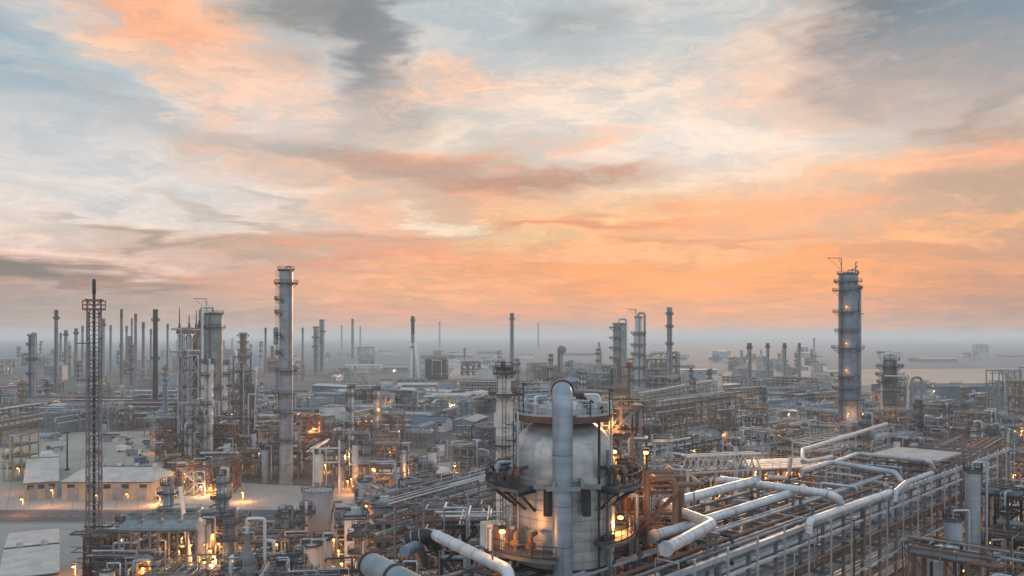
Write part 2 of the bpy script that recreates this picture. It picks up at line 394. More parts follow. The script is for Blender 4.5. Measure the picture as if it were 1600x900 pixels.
ground_mat('plant_ground', (.085, .082, .078), (.14, .13, .118), (.055, .055, .055))
ground_mat('yard_concrete', (.40, .34, .285), (.33, .285, .245), (.25, .225, .20), .03)
ground_mat('asphalt', (.085, .085, .09), (.07, .07, .075), (.11, .108, .105), .05)
ground_mat('sand', (.42, .32, .25), (.33, .26, .205), (.26, .215, .18), .004)
ground_mat('pale_gravel', (.33, .31, .29), (.27, .26, .25), (.22, .215, .21), .05)
def sheet(name, pts, z, mat):
    mb = MB(); mb.add([(p[0], p[1], z) for p in pts], [tuple(range(len(pts)))])
    return structure(name, mb, mat)
structure('ground', MB().add([(-25000, -600, 0), (25000, -600, 0), (25000, 26000, 0), (-25000, 26000, 0)], [(0, 1, 2, 3)]), 'plant_ground')
sheet('yard', [Q(-200, 799), Q(-40, 692), Q(60, 676), Q(235, 674), Q(290, 700), Q(330, 752), Q(600, 766), Q(630, 728), Q(770, 716), Q(770, 752), Q(560, 799)], .008, 'yard_concrete')
sheet('yard_apron', [Q(-150, 960), Q(-150, 818), Q(190, 818), Q(190, 960)], .008, 'pale_gravel')
sheet('road', [Q(-260, 816), Q(-260, 797), Q(560, 797), Q(560, 812)], .016, 'asphalt')
sheet('service_road', [Q(-60, 700), Q(-20, 600), Q(8, 600), Q(24, 700)], .016, 'asphalt')
sheet('sand_flat', [Q(1120, 594), Q(1140, 578), Q(1310, 577), Q(1570, 576), Q(1570, 601), Q(1300, 603)], .02, 'sand')
sheet('far_sand_flat', [Q(695, 594), Q(715, 570), Q(800, 568), Q(800, 584)], .012, 'sand')
sheet('lower_apron', [Q(1540, 960), Q(1560, 880), Q(1750, 860), Q(1750, 960)], .012, 'yard_concrete')
def kerb(a, b):
    structure('kerb', MB().bar(Vector((*a[:2], .06)), Vector((*b[:2], .06)), .35, .16), 'concrete')
kerb(Q(-260, 796), Q(560, 796)); kerb(Q(-260, 817), Q(188, 817))
mb = MB()
for i in range(40):
    a = Q(-260 + i * 20, 806.0); mb.box((a.x, a.y, .022), (1.8, .14, .004))
structure('road_marking', mb, 'white_paint')

mb = MB()                                                            # expansion joints and worn lines of the yard slabs
for i in range(14):
    a, b = Q(-160 + i * 34, 797), Q(-160 + i * 34 + 20, 690); mb.bar((a.x, a.y, .0115), (b.x, b.y, .0115), .12, .003)
for by in (705, 722, 742, 768): a, b = Q(-150, by), Q(270, by); mb.bar((a.x, a.y, .0155), (b.x, b.y, .0155), .14, .003)
structure('road_joint', mb, 'asphalt')

ground_mat('sea', (.085, .15, .185), (.07, .125, .16), (.11, .17, .20), .003)
sheet('sea', [(-24000, 3000, 0), (-6000, 2500, 0), (900, 2700, 0), (2600, 2000, 0), (24000, 1900, 0), (24000, 25900, 0), (-24000, 25900, 0)], .03, 'sea')

ground_mat('haze_tinted_flat', (.075, .125, .15), (.11, .155, .175), (.06, .10, .12), .006)  # added far ground, with the bluish haze of distance put into its colour
sheet('haze_tinted_flat', [(-24000, 900, 0), (-2600, 950, 0), (-300, 1300, 0), (300, 1330, 0), (900, 1330, 0), (24000, 1300, 0), (24000, 3200, 0), (-24000, 3200, 0)], .006, 'haze_tinted_flat')
# ------------------------------------------------------------------ kinds of plant equipment (each returns its thing)
def ell(r, h, z0, k=6, up=True):            # elliptical head profile points
    pts = [(r * math.cos(i / k * PI / 2), z0 + h * math.sin(i / k * PI / 2)) for i in range(k + 1)]
    pts[-1] = (max(.02, pts[-1][0]), pts[-1][1])
    return pts
def th_at(loc, k=.00030, lo=.06):           # steel section that stays visible: handrails and rungs grow a little heavier far off
    return max(lo, math.hypot(loc[0], loc[1]) * k)

def platform(parent, r, z, a0, a1, w=1.2, th=.08, deck='grating_deck', rail='dark_steel', n=16):
    p = part('platform', MB().arc_slab(r + .02, r + w, a0, a1, z, .16, n), deck, parent)
    rb = MB().arc_rail(r + w - .05, a0, a1, z + .16, th, 1.15, n)
    k = max(3, int((a1 - a0) / .6))
    for i in range(k + 1):
        a = a0 + (a1 - a0) * i / k; c, s_ = math.cos(a), math.sin(a)
        rb.bar((r * c, r * s_, z - w * .8), ((r + w * .9) * c, (r + w * .9) * s_, z), th * 1.3)
    part('railing', rb, rail, p)
    return p

def column(label, loc, d, h, mat='silver_cladding', plats=(), pipe=None, neck=None, davit=False, ladder=-PI / 2, top_deck=True, group=None, n=24, band=None, cat='column', name='distillation_tower', rail='dark_steel', joint=3.2):
    """plats: (z, start deg, end deg, width); pipe: (azimuth deg, radius, lowest z, mat)"""
    t = thing(name, label, cat, loc, 0, group); r = d / 2; th = th_at(loc)
    prof = [(r * 1.12, 0), (r * 1.12, .5), (r * 1.0, .6)]
    z = 3.0
    while z < h - 1.0:
        prof += [(r, z), (r * 1.022, z + .05), (r * 1.022, z + .22), (r, z + .27)]; z += joint
    if neck:
        z1, r2 = neck; prof = [q for q in prof if q[1] < z1] + [(r, z1), (r2, z1 + abs(r - r2) * 1.6)]
        prof += [(r2, h)]; rt = r2
    else: prof += [(r, h)]; rt = r
    prof += ell(rt, rt * .55, h)[1:]
    part('shell', MB().lathe(prof, n), mat, t)
    for z, a0, a1, w in plats:
        rr = (neck[1] if neck and z > neck[0] else r)
        platform(t, rr, z, rad(a0), rad(a1), w, th, rail=rail)
    lx, ly = math.cos(ladder) * (r + .35), math.sin(ladder) * (r + .35)
    part('ladder', MB().ladder((lx, ly), 2.0, h + .5, ladder, th * .9, True, .9), rail, t)
    if top_deck:
        platform(t, .05, h + rt * .25, 0, 2 * PI, rt + .55, th, rail=rail)
    if pipe:
        for az, pr, zl, pm in (pipe if isinstance(pipe, list) else [pipe]):
            az = rad(az); c, s_ = math.cos(az), math.sin(az); o = r * 1.03 + pr + .25
            part('overhead_pipe', MB().tube([(0, 0, h + rt * .5), (0, 0, h + rt * .5 + pr * 3.4), (o * c, o * s_, h + rt * .5 + pr * 3.4), (o * c, o * s_, zl), ((o + 3) * c, (o + 3) * s_, zl)], pr, 12, pr * 1.5), pm, t)
    if davit:
        dv = MB(); dz = h + rt * .5
        dv.bar((-rt * .7, 0, dz), (-rt * .7, 0, dz + davit), th * 2.2); dv.bar((-rt * .7, 0, dz + davit), (-rt * .7 - davit * 1.05, 0, dz + davit * 1.02), th * 2); dv.bar((-rt * .7 - davit * .2, 0, dz + davit * 1.0), (-rt * .7, 0, dz + davit * .4), th * 1.2)
        dv.bar((-rt * .7 - davit * .95, 0, dz + davit), (-rt * .7, 0, dz + davit * .15), th * .9)
        part('davit', dv, 'dark_steel', t)
    if band:
        z0, z1, bm = band
        part('band', MB().arc_slab(r + .05, r + .35, 0, 2 * PI, z0, z1 - z0, 24), bm, t)
    return t

def stack(label, loc, d, h, mat='grey_paint', top='soot_black', plats=(), taper=.8, group=None, base=None, n=16, cap=.09):
    t = thing('chimney_stack', label, 'chimney', loc, 0, group); th = th_at(loc); r = d / 2
    prof = [(r * 1.25, 0), (r * 1.05, h * .06), (r * (1 + taper) / 2, h * .5), (r * taper, h * (1 - cap))]
    part('shaft', MB().lathe(prof, n), mat, t)
    rt = r * taper
    part('rim', MB().lathe([(rt * 1.0, h * (1 - cap)), (rt * 1.08, h * (1 - cap) + .1), (rt * 1.08, h - .3), (rt * 1.18, h - .25), (rt * 1.18, h), (rt * .8, h), (rt * .8, h - 1.5)], n), top, t)
    for f in plats:
        platform(t, r * (1 - (1 - taper) * f) * 1.01, h * f, 0, 2 * PI, 1.1, th, n=10)
    part('ladder', MB().ladder((0, -r * 1.05), 2, h * .97, -PI / 2, th * .8, False, 1.4), 'dark_steel', t)
    return t

def lattice_tower(label, loc, w, h, mat='mid_steel', w2=None, rz=0.0, step=2.6):
    t = thing('lattice_flare_mast', label, 'flare mast', loc, rz); w2 = w2 or w * .75
    P = lambda i, z: Vector(((w + (w2 - w) * z / h) / 2 * (1, 1, -1, -1)[i], (w + (w2 - w) * z / h) / 2 * (1, -1, -1, 1)[i], z))
    for i in range(4): part('leg', MB().bar(P(i, 0), P(i, h), .34), mat, t)
    br = MB(); z = 0; k = 0
    while z < h - step * .6:
        for i in range(4):
            j = (i + 1) % 4
            br.bar(P(i, z), P(j, z), .17)
            br.bar(P(i, z), P(j, z + step), .14); br.bar(P(j, z), P(i, z + step), .14)
        z += step
    part('bracing', br, mat, t)
    return t

def process_frame(label, loc, nx, ny, bx, by, levels, mat='mid_steel', deck='grating_deck', rz=0.0, seed=0, pipes=8, brace=.3, deckp=.75, pipemats=('silver_cladding', 'grey_paint', 'pale_cladding', 'rust_steel'), stair=True, group=None, w=.34, cat='steel frame', rsc=1.0):
    g = random.Random(seed); t = thing('process_module', label, cat, loc, rz, group); th = th_at(loc); w = max(w, th * 3)
    LX, LY = nx * bx, ny * by; H = levels[-1]; x0, y0 = -LX / 2, -LY / 2
    fr = MB()
    for i in range(nx + 1):
        for j in range(ny + 1):
            top = H if g.random() < .75 else levels[max(0, len(levels) - 2)]
            fr.box((x0 + i * bx, y0 + j * by, top / 2), (w, w, top))
    for z in levels:
        for i in range(nx + 1): fr.bar((x0 + i * bx, y0, z), (x0 + i * bx, -y0, z), w * .7, w)
        for j in range(ny + 1): fr.bar((x0, y0 + j * by, z), (-x0, y0 + j * by, z), w * .7, w)
    zs = [0] + list(levels)
    for a, b in zip(zs, zs[1:]):
        for i in range(nx):
            for yy in (y0, -y0):
                if g.random() < brace: fr.bar((x0 + i * bx, yy, a), (x0 + (i + 1) * bx, yy, b), w * .5); 
                if g.random() < brace * .6: fr.bar((x0 + (i + 1) * bx, yy, a), (x0 + i * bx, yy, b), w * .5)
        for j in range(ny):
            for xx in (x0, -x0):
                if g.random() < brace: fr.bar((xx, y0 + j * by, a), (xx, y0 + (j + 1) * by, b), w * .5)
    part('frame', fr, mat, t)
    for z in levels:
        if g.random() < deckp:
            full = g.random() < .6
            sx = LX if full else LX * g.choice((.5, .66)); ox = 0 if full else (LX - sx) / 2 * g.choice((-1, 1))
            dk = part('deck', MB().box((ox, 0, z + w * .5 + .08), (sx + .8, LY + .8, .14)), deck, t)
            a, b = sx / 2 + .35, LY / 2 + .35
            part('railing', MB().rail([(ox - a, -b, z + w * .5 + .15), (ox + a, -b, z + w * .5 + .15), (ox + a, b, z + w * .5 + .15), (ox - a, b, z + w * .5 + .15), (ox - a, -b, z + w * .5 + .15)], th), g.choice((mat, 'ochre_paint', 'galvanised_steel')), dk)
    if stair:
        st = MB(); yy = y0 - .9
        for k, (a, b) in enumerate(zip(zs, zs[1:])):
            xa, xb = (x0 + .5, x0 + min(LX - .5, (b - a) * 1.2)); xa, xb = (xa, xb) if k % 2 == 0 else (xb, xa)
            for o in (-.4, .4): st.bar((xa, yy + o, a), (xb, yy + o, b), th * 1.3, .25); st.bar((xa, yy + o, a + 1), (xb, yy + o, b + 1), th * .8)
            q = max(3, int((b - a) / .5))
            for i in range(q): st.box((xa + (xb - xa) * (i + .5) / q, yy, a + (b - a) * (i + .5) / q), (.3, .8, .05))
        part('stair', st, mat, t)
    for k in range(pipes):
        r = g.choice((.10, .13, .17, .24, .36)) * rsc; r = max(r, th * 1.1); z = g.choice(levels) + r + w * .5 + g.uniform(.1, 1.2)
        yy = g.uniform(y0, -y0); pm = g.choice(pipemats)
        q = g.random()
        if q < .4: pts = [(x0 - g.uniform(0, 3), yy, z), (-x0 + g.uniform(.5, 2), yy, z), (-x0 + 1.2, yy, g.uniform(1, max(2, z - 2)))]
        elif q < .75:
            e = g.choice((-1, 1)); xx = g.uniform(x0, -x0); s_ = y0 - r - .5 if g.random() < .75 else -y0 + r + .4
            zt = min(H + g.uniform(-.5, 2.5), z + g.uniform(2, 6)); pts = [(xx, s_, g.uniform(0, z * .4)), (xx, s_, zt), (xx + e * g.uniform(2, LX * .5), s_, zt), (xx + e * g.uniform(2, LX * .5), s_ * .3, zt)]
            pts[3] = (pts[2][0], s_ * .2, zt)
        else:
            xx = g.uniform(x0, -x0); pts = [(xx, y0 - 1, z), (xx, -y0 + 1, z), (xx, -y0 + 1, z - 2)]
        part('pipe', MB().tube(pts, r, 8, r * 1.6), pm, t)
    return t

def pipe_rack(label, loc, L, W, levels, bay, per=6, mat='mid_steel', rz=0.0, seed=0, rmax=.35, pipemats=('silver_cladding', 'galvanised_steel', 'grey_paint', 'rust_steel', 'pale_cladding'), walkway=True, group=None, w=.32, topfree=False, lat=True):
    """runs along local +X from the origin, width along +Y"""
    g = random.Random(seed); t = thing('pipe_rack', label, 'pipe rack', loc, rz, group); th = th_at(loc); w = max(w, th * 2.6)
    fr = MB(); n = max(1, int(round(L / bay))); bay = L / n; H = max(levels)
    for i in range(n + 1):
        for y in ((0, W / 2, W) if W > 11 else (0, W)):
            fr.box((i * bay, y, H / 2), (w, w, H))
        for z in levels: fr.bar((i * bay, 0, z - w * .5), (i * bay, W, z - w * .5), w * .75, w)
    for z in levels:
        for y in (0, W): fr.bar((0, y, z - w * 1.1), (L, y, z - w * 1.1), w * .6, w * .8)
    lo = min(levels)
    for i in range(0, n, 4):
        for y in (0, W):
            fr.bar((i * bay, y, 0), ((i + 1) * bay, y, lo), w * .5); fr.bar(((i + 1) * bay, y, 0), (i * bay, y, lo), w * .5)
    part('frame', fr, mat, t)
    for li, z in enumerate(levels):
        if topfree and z == H: continue
        y = .5
        for k in range(per):
            r = g.choice((.08, .11, .15, .2, .26, rmax)); r = max(r, th * 1.1)
            y += r + g.uniform(.08, .35)
            if y + r > W - .3: break
            a = g.uniform(-1.5, 1) if g.random() < .7 else g.uniform(0, L * .4); b = L + g.uniform(-1, 1.5) if g.random() < .7 else L * g.uniform(.6, .98)
            pts = [(a, y, z + r), (b, y, z + r)]
            if g.random() < .25: pts = [(a, y, z + r - 2.0)] + pts
            if g.random() < .22 and z == H:
                m_ = (a + b) / 2; dx = min(3, bay * .4); pts = pts[:-1] + [(m_ - dx, y, z + r), (m_ - dx, y, z + r + 2), (m_ + dx, y, z + r + 2), (m_ + dx, y, z + r), pts[-1]]
            part('pipe', MB().tube(pts, r, 8, r * 1.5), g.choice(pipemats), t)
            y += r
    if walkway:
        z = H + .05
        part('walkway', MB().box((L / 2, W + .75, z), (L, 1.2, .12)), 'grating_deck', t)
        part('railing', MB().rail([(0, W + 1.3, z), (L, W + 1.3, z)], th), mat, t)
    return t

def horizontal_drum(label, loc, d, L, mat='silver_cladding', rz=0.0, nozzles=3, stand=1.2, group=None, bands=True, name='horizontal_drum', cat='drum'):
    t = thing(name, label, cat, loc, rz, group); r = d / 2; z = stand + r
    prof = [(q[0], -L / 2 - (q[1])) for q in reversed(ell(r, r * .5, 0))]
    if bands:
        x = -L / 2 + 1
        while x < L / 2 - .5: prof += [(r, x), (r * 1.02, x + .04), (r * 1.02, x + .2), (r, x + .24)]; x += 2.4
    prof += [(q[0], L / 2 + q[1]) for q in ell(r, r * .5, 0)]
    part('shell', MB().lathe(prof, 20, (0, 0, z), 'X'), mat, t)
    for s_ in (-1, 1): part('saddle', MB().box((s_ * L * .3, 0, (stand + r * .5) / 2), (.5, d * .72, stand + r * .5)), 'concrete', t)
    for k in range(nozzles): part('nozzle', MB().lathe([(d * .06, z + r * .9), (d * .06, z + r + .5), (d * .1, z + r + .5), (d * .1, z + r + .65)], 8, (-L * .35 + L * .7 * k / max(1, nozzles - 1), 0, 0)), 'grey_paint', t)
    return t

def heat_exchanger(label, loc, d, L, mat='silver_cladding', head='red_oxide_paint', rz=0.0, n=2, group=None):
    t = thing('heat_exchanger', label, 'heat exchanger', loc, rz, group); r = d / 2
    for k in range(n):
        z = 1 + r + k * (d + .5)
        part('shell', MB().lathe([(r, -L / 2), (r, L / 2), (r * .9, L / 2 + r * .3), (r * .4, L / 2 + r * .5)], 16, (0, 0, z), 'X'), mat, t)
        part('channel_head', MB().lathe([(r * .7, -L / 2 - r * 1.5), (r, -L / 2 - r * 1.3), (r, -L / 2 - .3), (r * 1.2, -L / 2 - .3), (r * 1.2, -L / 2), (r, -L / 2)], 16, (0, 0, z), 'X'), head, t)
    for s_ in (-1, 1): part('saddle', MB().box((s_ * L * .3, 0, .5 + r * .3), (.35, d * .8, 1 + r * .6)), 'concrete', t)
    return t

def air_cooler(label, loc, n, w, d, zb, mat='grey_green_paint', rz=0.0, group=None):
    """bank of n fan bays on legs, fans on top"""
    t = thing('air_cooler', label, 'air cooler', loc, rz, group); L = n * w; th = th_at(loc)
    lg = MB()
    for i in range(n + 1):
        for y in (-d / 2, d / 2): lg.box((-L / 2 + i * w, y, zb / 2), (.3, .3, zb))
    for y in (-d / 2, d / 2): lg.bar((-L / 2, y, zb * .55), (L / 2, y, zb * .55), .25)
    part('leg_frame', lg, 'mid_steel', t)
    part('tube_bundle', MB().box((0, 0, zb + .5), (L, d, 1.0)), 'galvanised_steel', t)
    pl = MB()
    for i in range(n):
        cx = -L / 2 + (i + .5) * w; a, b, r = w / 2 - .06, d / 2 - .06, min(w, d) * .4
        N = 24; vs = []
        for k in range(N):
            an = 2 * PI * k / N; c, s_ = math.cos(an), math.sin(an); m = 1 / max(abs(c) / a, abs(s_) / b)
            vs.append((cx + c * m, s_ * m, zb + 1.0))
        vs += [(cx + r * math.cos(2 * PI * k / N), r * math.sin(2 * PI * k / N), zb + 1.9) for k in range(N)]
        pl.add(vs, [(k, (k + 1) % N, N + (k + 1) % N, N + k) for k in range(N)])
    part('plenum', pl, mat, t)
    for i in range(n):
        cx = -L / 2 + (i + .5) * w; r = min(w, d) * .4
        fr = part('fan_ring', MB().arc_slab(r, r + .12, 0, 2 * PI, zb + 1.9, .7, 20, (cx, 0)), mat, t)
        fb = MB()
        for k in range(6):
            an = k * PI / 3; fb.bar((cx, 0, zb + 2.1), (cx + r * .94 * math.cos(an), r * .94 * math.sin(an), zb + 2.2), .55, .05)
        fb.lathe([(.3, zb + 2.0), (.3, zb + 2.35)], 8, (cx, 0, 0))
        part('fan_blade', fb, 'dark_steel', fr)
    z = zb + .1
    wk = part('walkway', MB().box((0, -d / 2 - .6, z), (L, 1.1, .12)), 'grating_deck', t)
    part('railing', MB().rail([(-L / 2, -d / 2 - 1.1, z), (L / 2, -d / 2 - 1.1, z)], th), 'mid_steel', wk)
    return t

def storage_tank(label, loc, d, h, mat='pale_cladding', roof='grey_roof', group=None, cone=.12, a0=-2.4):
    t = thing('storage_tank', label, 'tank', loc, 0, group); r = d / 2; th = th_at(loc)
    prof = [(r, 0)]; z = 2.2
    while z < h - 1: prof += [(r, z), (r + .06, z + .04), (r + .06, z + .12), (r, z + .16)]; z += 2.2
    part('shell', MB().lathe(prof + [(r, h)], 36), mat, t)
    part('roof', MB().lathe([(r + .25, h), (r + .25, h + .2), (.3, h + r * cone + .2)], 36), roof, t)
    part('railing', MB().arc_rail(r + .1, 0, 2 * PI, h + .15, th, 1.1, 22), 'dark_steel', t)
    st = MB(); n = int(h / .45); rr = r + .6
    for k in range(n):
        a = a0 + k * .9 / rr * .6; st.box((rr * math.cos(a), rr * math.sin(a), h * (k + .5) / n), (.9, .35, .06), a)
        if k % 3 == 0: st.bar(((rr + .4) * math.cos(a), (rr + .4) * math.sin(a), h * (k + .5) / n), ((rr + .4) * math.cos(a), (rr + .4) * math.sin(a), h * (k + .5) / n + 1), th)
    part('stair', st, 'galvanised_steel', t)
    return t

def hall(label, loc, L, D, h, rise, wall='beige_wall', roof='pale_roof', rz=0.0, doors=2, windows=4, name='warehouse', cat='warehouse', slope='gable', group=None, vents=0, hip=0.0, trim='dark_steel'):
    """front wall faces local -Y; ridge runs along X"""
    t = thing(name, label, cat, loc, rz, group)
    wl = MB(); a, b = L / 2, D / 2
    if slope == 'gable':
        wl.add([(-a, -b, 0), (a, -b, 0), (a, b, 0), (-a, b, 0), (-a, -b, h), (a, -b, h), (a, b, h), (-a, b, h), (-a + hip, 0, h + rise), (a - hip, 0, h + rise)],
               [(0, 1, 5, 4), (1, 2, 6, 5), (2, 3, 7, 6), (3, 0, 4, 7), (5, 6, 9), (7, 4, 8)])
    else: wl.box((0, 0, h / 2), (L, D, h))
    part('wall', wl, wall, t)
    e = .5
    if slope == 'gable':
        rf = MB()
        for s_ in (-1, 1):
            y0 = s_ * (b + e); z0 = h - rise * e / b
            p = [(-a - e, y0, z0 + .06), (a + e, y0, z0 + .06), (a + e - hip, 0, h + rise + .06), (-a - e + hip, 0, h + rise + .06)]
            q = [(x, y, z + .16) for x, y, z in p]
            o = [(0, 1, 2, 3), (7, 6, 5, 4), (0, 4, 5, 1), (1, 5, 6, 2), (2, 6, 7, 3), (3, 7, 4, 0)]
            rf.add(p + q, o if s_ > 0 else [tuple(reversed(f)) for f in o])
        if hip:
            for s_ in (-1, 1):
                rf.add([(s_ * (a + e), -b - e, h + .1), (s_ * (a + e), b + e, h + .1), (s_ * (a + e - hip), 0, h + rise + .15)], [(0, 1, 2) if s_ > 0 else (2, 1, 0)])
        rp = part('roof', rf, roof, t)
        part('ridge_cap', MB().box((0, 0, h + rise + .25), (L + 2 * e - 2 * hip, .7, .16)), trim, rp)
        for k in range(vents): part('roof_vent', MB().box((-a + L * (k + .5) / vents, 0, h + rise + .75), (1.2, .9, .85)), 'galvanised_steel', rp)
    else:
        rp = part('roof', MB().box((0, 0, h + .12), (L + .6, D + .6, .24)), roof, t)
        part('parapet', MB().box((0, -b - .22, h + .45), (L + .6, .16, .42)).box((0, b + .22, h + .45), (L + .6, .16, .42)).box((-a - .22, 0, h + .45), (.16, D + .28, .42)).box((a + .22, 0, h + .45), (.16, D + .28, .42)), trim, rp)
        for k in range(vents): part('roof_vent', MB().box((-a + L * (k + .5) / vents, D * .1 * (-1) ** k, h + .8), (1.8, 1.5, 1.1)), 'galvanised_steel', rp)
    part('gutter', MB().box((0, -b - e - .1, h - .12), (L + 2 * e, .2, .2)), trim, t)
    for k in range(doors):
        x = -a + L * (k + .5) / doors
        part('door', MB().box((x, -b - .03, min(1.9, h * .4)), (min(4.2, L / doors * .5), .12, min(3.8, h * .8))), 'grey_paint', t)
    for k in range(windows):
        x = -a + L * (k + .5) / windows
        wf = part('window', MB().box((x, -b - .02, h * .74), (min(2.2, L / windows * .6), .1, min(1.3, h * .25))), trim, t)
        part('pane', MB().box((x, -b - .075, h * .74), (min(2.2, L / windows * .6) - .2, .02, min(1.3, h * .25) - .2)), 'glass_dark', wf)
    return t

def furnace(label, loc, w, d, h, sh, mat='grey_paint', rz=0.0, group=None):
    t = thing('process_furnace', label, 'furnace', loc, rz, group); th = th_at(loc)
    b = MB(); b.box((0, 0, h * .5 + 1), (w, d, h - 2))
    for i in range(5):
        for s_ in (-1, 1): b.box((-w / 2 + w * i / 4, s_ * (d / 2 + .12), h / 2), (.3, .24, h))
    part('firebox', b, mat, t)
    p, q = w / 2, d / 2; r = w * .13; z = h
    part('hood', MB().add([(-p, -q, z), (p, -q, z), (p, q, z), (-p, q, z), (-r, -r, z + w * .28), (r, -r, z + w * .28), (r, r, z + w * .28), (-r, r, z + w * .28)], [(0, 1, 5, 4), (1, 2, 6, 5), (2, 3, 7, 6), (3, 0, 4, 7), (4, 5, 6, 7)]), mat, t)
    st = part('stack', MB().lathe([(r * .95, z + w * .27), (r * .85, z + sh - 1.5), (r * .95, z + sh - 1.4), (r * .95, z + sh), (r * .7, z + sh)], 16), mat, t)
    dk = part('platform', MB().box((0, -q - .9, h * .55), (w + 2, 1.4, .14)).box((0, -q - .9, h * .95), (w + 2, 1.4, .14)), 'grating_deck', t)
    part('railing', MB().rail([(-p - 1, -q - 1.5, h * .55), (p + 1, -q - 1.5, h * .55)], th).rail([(-p - 1, -q - 1.5, h * .95), (p + 1, -q - 1.5, h * .95)], th), 'ochre_paint', dk)
    return t

def vertical_drum(label, loc, d, h, mat='silver_cladding', group=None, leg=2.0, rail=True):
    t = thing('vertical_drum', label, 'drum', loc, 0, group); r = d / 2; th = th_at(loc)
    part('shell', MB().lathe([(q[0], leg + r * .4 - q[1]) for q in reversed(ell(r, r * .4, 0))] + [(r, leg + h * .5), (r * 1.02, leg + h * .5 + .05), (r * 1.02, leg + h * .5 + .25), (r, leg + h * .5 + .3)] + [(q[0], q[1]) for q in ell(r, r * .45, leg + h)], 20), mat, t)
    part('skirt', MB().lathe([(r * .96, 0), (r * .96, leg + r * .3)], 20), 'grey_paint', t)
    if rail: platform(t, r * .55, leg + h + r * .28, 0, 2 * PI, r * .7, th)
    part('nozzle', MB().tube([(0, 0, leg + h), (0, 0, leg + h + 1.6), (r + 1, 0, leg + h + 1.6), (r + 1, 0, 1.0)], max(.16, d * .07), 8), 'galvanised_steel', t)
    return t

def pump(label, loc, rz=0.0, group=None, mat='blue_paint'):
    t = thing('pump', label, 'pump', loc, rz, group)
    part('base', MB().box((0, 0, .2), (2.6, 1.1, .4)), 'concrete', t)
    part('motor', MB().lathe([(.2, -1.1), (.42, -1.0), (.42, .1), (.3, .15)], 12, (0, 0, .95), 'X').box((-.5, 0, 1.42), (.5, .4, .2)), mat, t)
    part('volute', MB().lathe([(.3, .35), (.6, .45), (.6, .9), (.3, 1.0)], 14, (0, 0, .95), 'X').tube([(.68, 0, 1.3), (.68, 0, 2.4)], .16, 8), 'grey_paint', t)
    return t

BULB = {}
def floodlight(label, loc, power=1500, h=3.0, az=-PI / 2, col=(1.0, .38, .095), warm=False, size=.28, group='sodium floodlights around the plant'):
    t = thing('floodlight', label, 'lamp', loc, az + PI / 2, group)
    part('pole', MB().bar((0, 0, 0), (0, 0, h), .14).bar((0, 0, h), (0, -.9, h + .15), .1), 'mid_steel', t)
    part('lamp_head', MB().box((0, -.9, h + .16), (.75, .6, .18)), 'dark_steel', t)
    part('bulb', MB().lathe(ell(size, size * .6, 0, 4)[::1], 10, (0, -.9, h - .25)).lathe([(.03, -size * .6 + .02), (size * .8, -.12), (size, 0)], 10, (0, -.9, h - .25)), 'warm_bulb' if warm else 'sodium_bulb', t)
    key = (round(power), warm)
    if key not in BULB:
        l = bpy.data.lights.new('lamp_light', 'POINT'); l.energy = power; l.color = (1, .62, .30) if warm else col; l.shadow_soft_size = .35; BULB[key] = l
    o = bpy.data.objects.new('lamp_light', BULB[key]); COL.objects.link(o); o.parent = t; o.location = (0, -1.0, h - .95)
    return t

def pipe_thing(label, pts, r, mat='white_pipe', n=18, bend=None, joints=3.0, name='pipe', cat='pipe', group=None, flange=None):
    """a big free pipe: its own thing, with its flanges as parts"""
    base = Vector(pts[0]); t = thing(name, label, cat, base, 0, group)
    lp = [Vector(p) - base for p in pts]
    part('pipe_run', MB().tube(lp, r, n, r * 1.5 if bend is None else bend, True, 0), mat, t)
    jb = MB()
    for a, b in zip(lp, lp[1:]) if joints else ():      # jacket bands along the straight runs
        L = (b - a).length; q = max(1, int(L / joints * 1.0)); dd = (b - a).normalized(); m_ = min(r * 2.2, L * .3)
        for j in range(q + 1): c = a + dd * (m_ + (L - 2 * m_) * j / q); jb.tube([c - dd * .045, c + dd * .045], r * 1.03, n)
    if jb.v: part('jacket_band', jb, 'jacket_band', t)
    for e, o in ((lp[0], lp[1]), (lp[-1], lp[-2])) if flange else ():
        d = (e - o).normalized(); part('flange', MB().tube([e - d * .3, e + d * .02], r * 1.25, n), flange, t)
    return t
material('reactor_cladding', (.56, .55, .53), (.46, .46, .45), .42, .35, .05, .6, .22, course=.6)
material('main_pipe_cladding', (.33, .38, .43), (.26, .31, .36), .36, .4, 0, .5, .4, course=.4)
material('column_cladding', (.30, .33, .36), (.22, .245, .27), .45, .2, .05, .5, course=.4)
material('jacket_band', (.42, .44, .45), (.32, .33, .34), .4, .5, .1, .2)
material('blue_grey_light', (.30, .36, .42), (.24, .29, .35), .5, .05, .03, .35)
material('slate_wall', (.24, .25, .29), (.19, .20, .23), .7, 0, .05, .4)
material('duct_paint', (.26, .31, .32), (.20, .24, .25), .5, .05, .04, .35)
material('navy_wall', (.08, .12, .17), (.06, .09, .13), .6, 0, .05, .3)
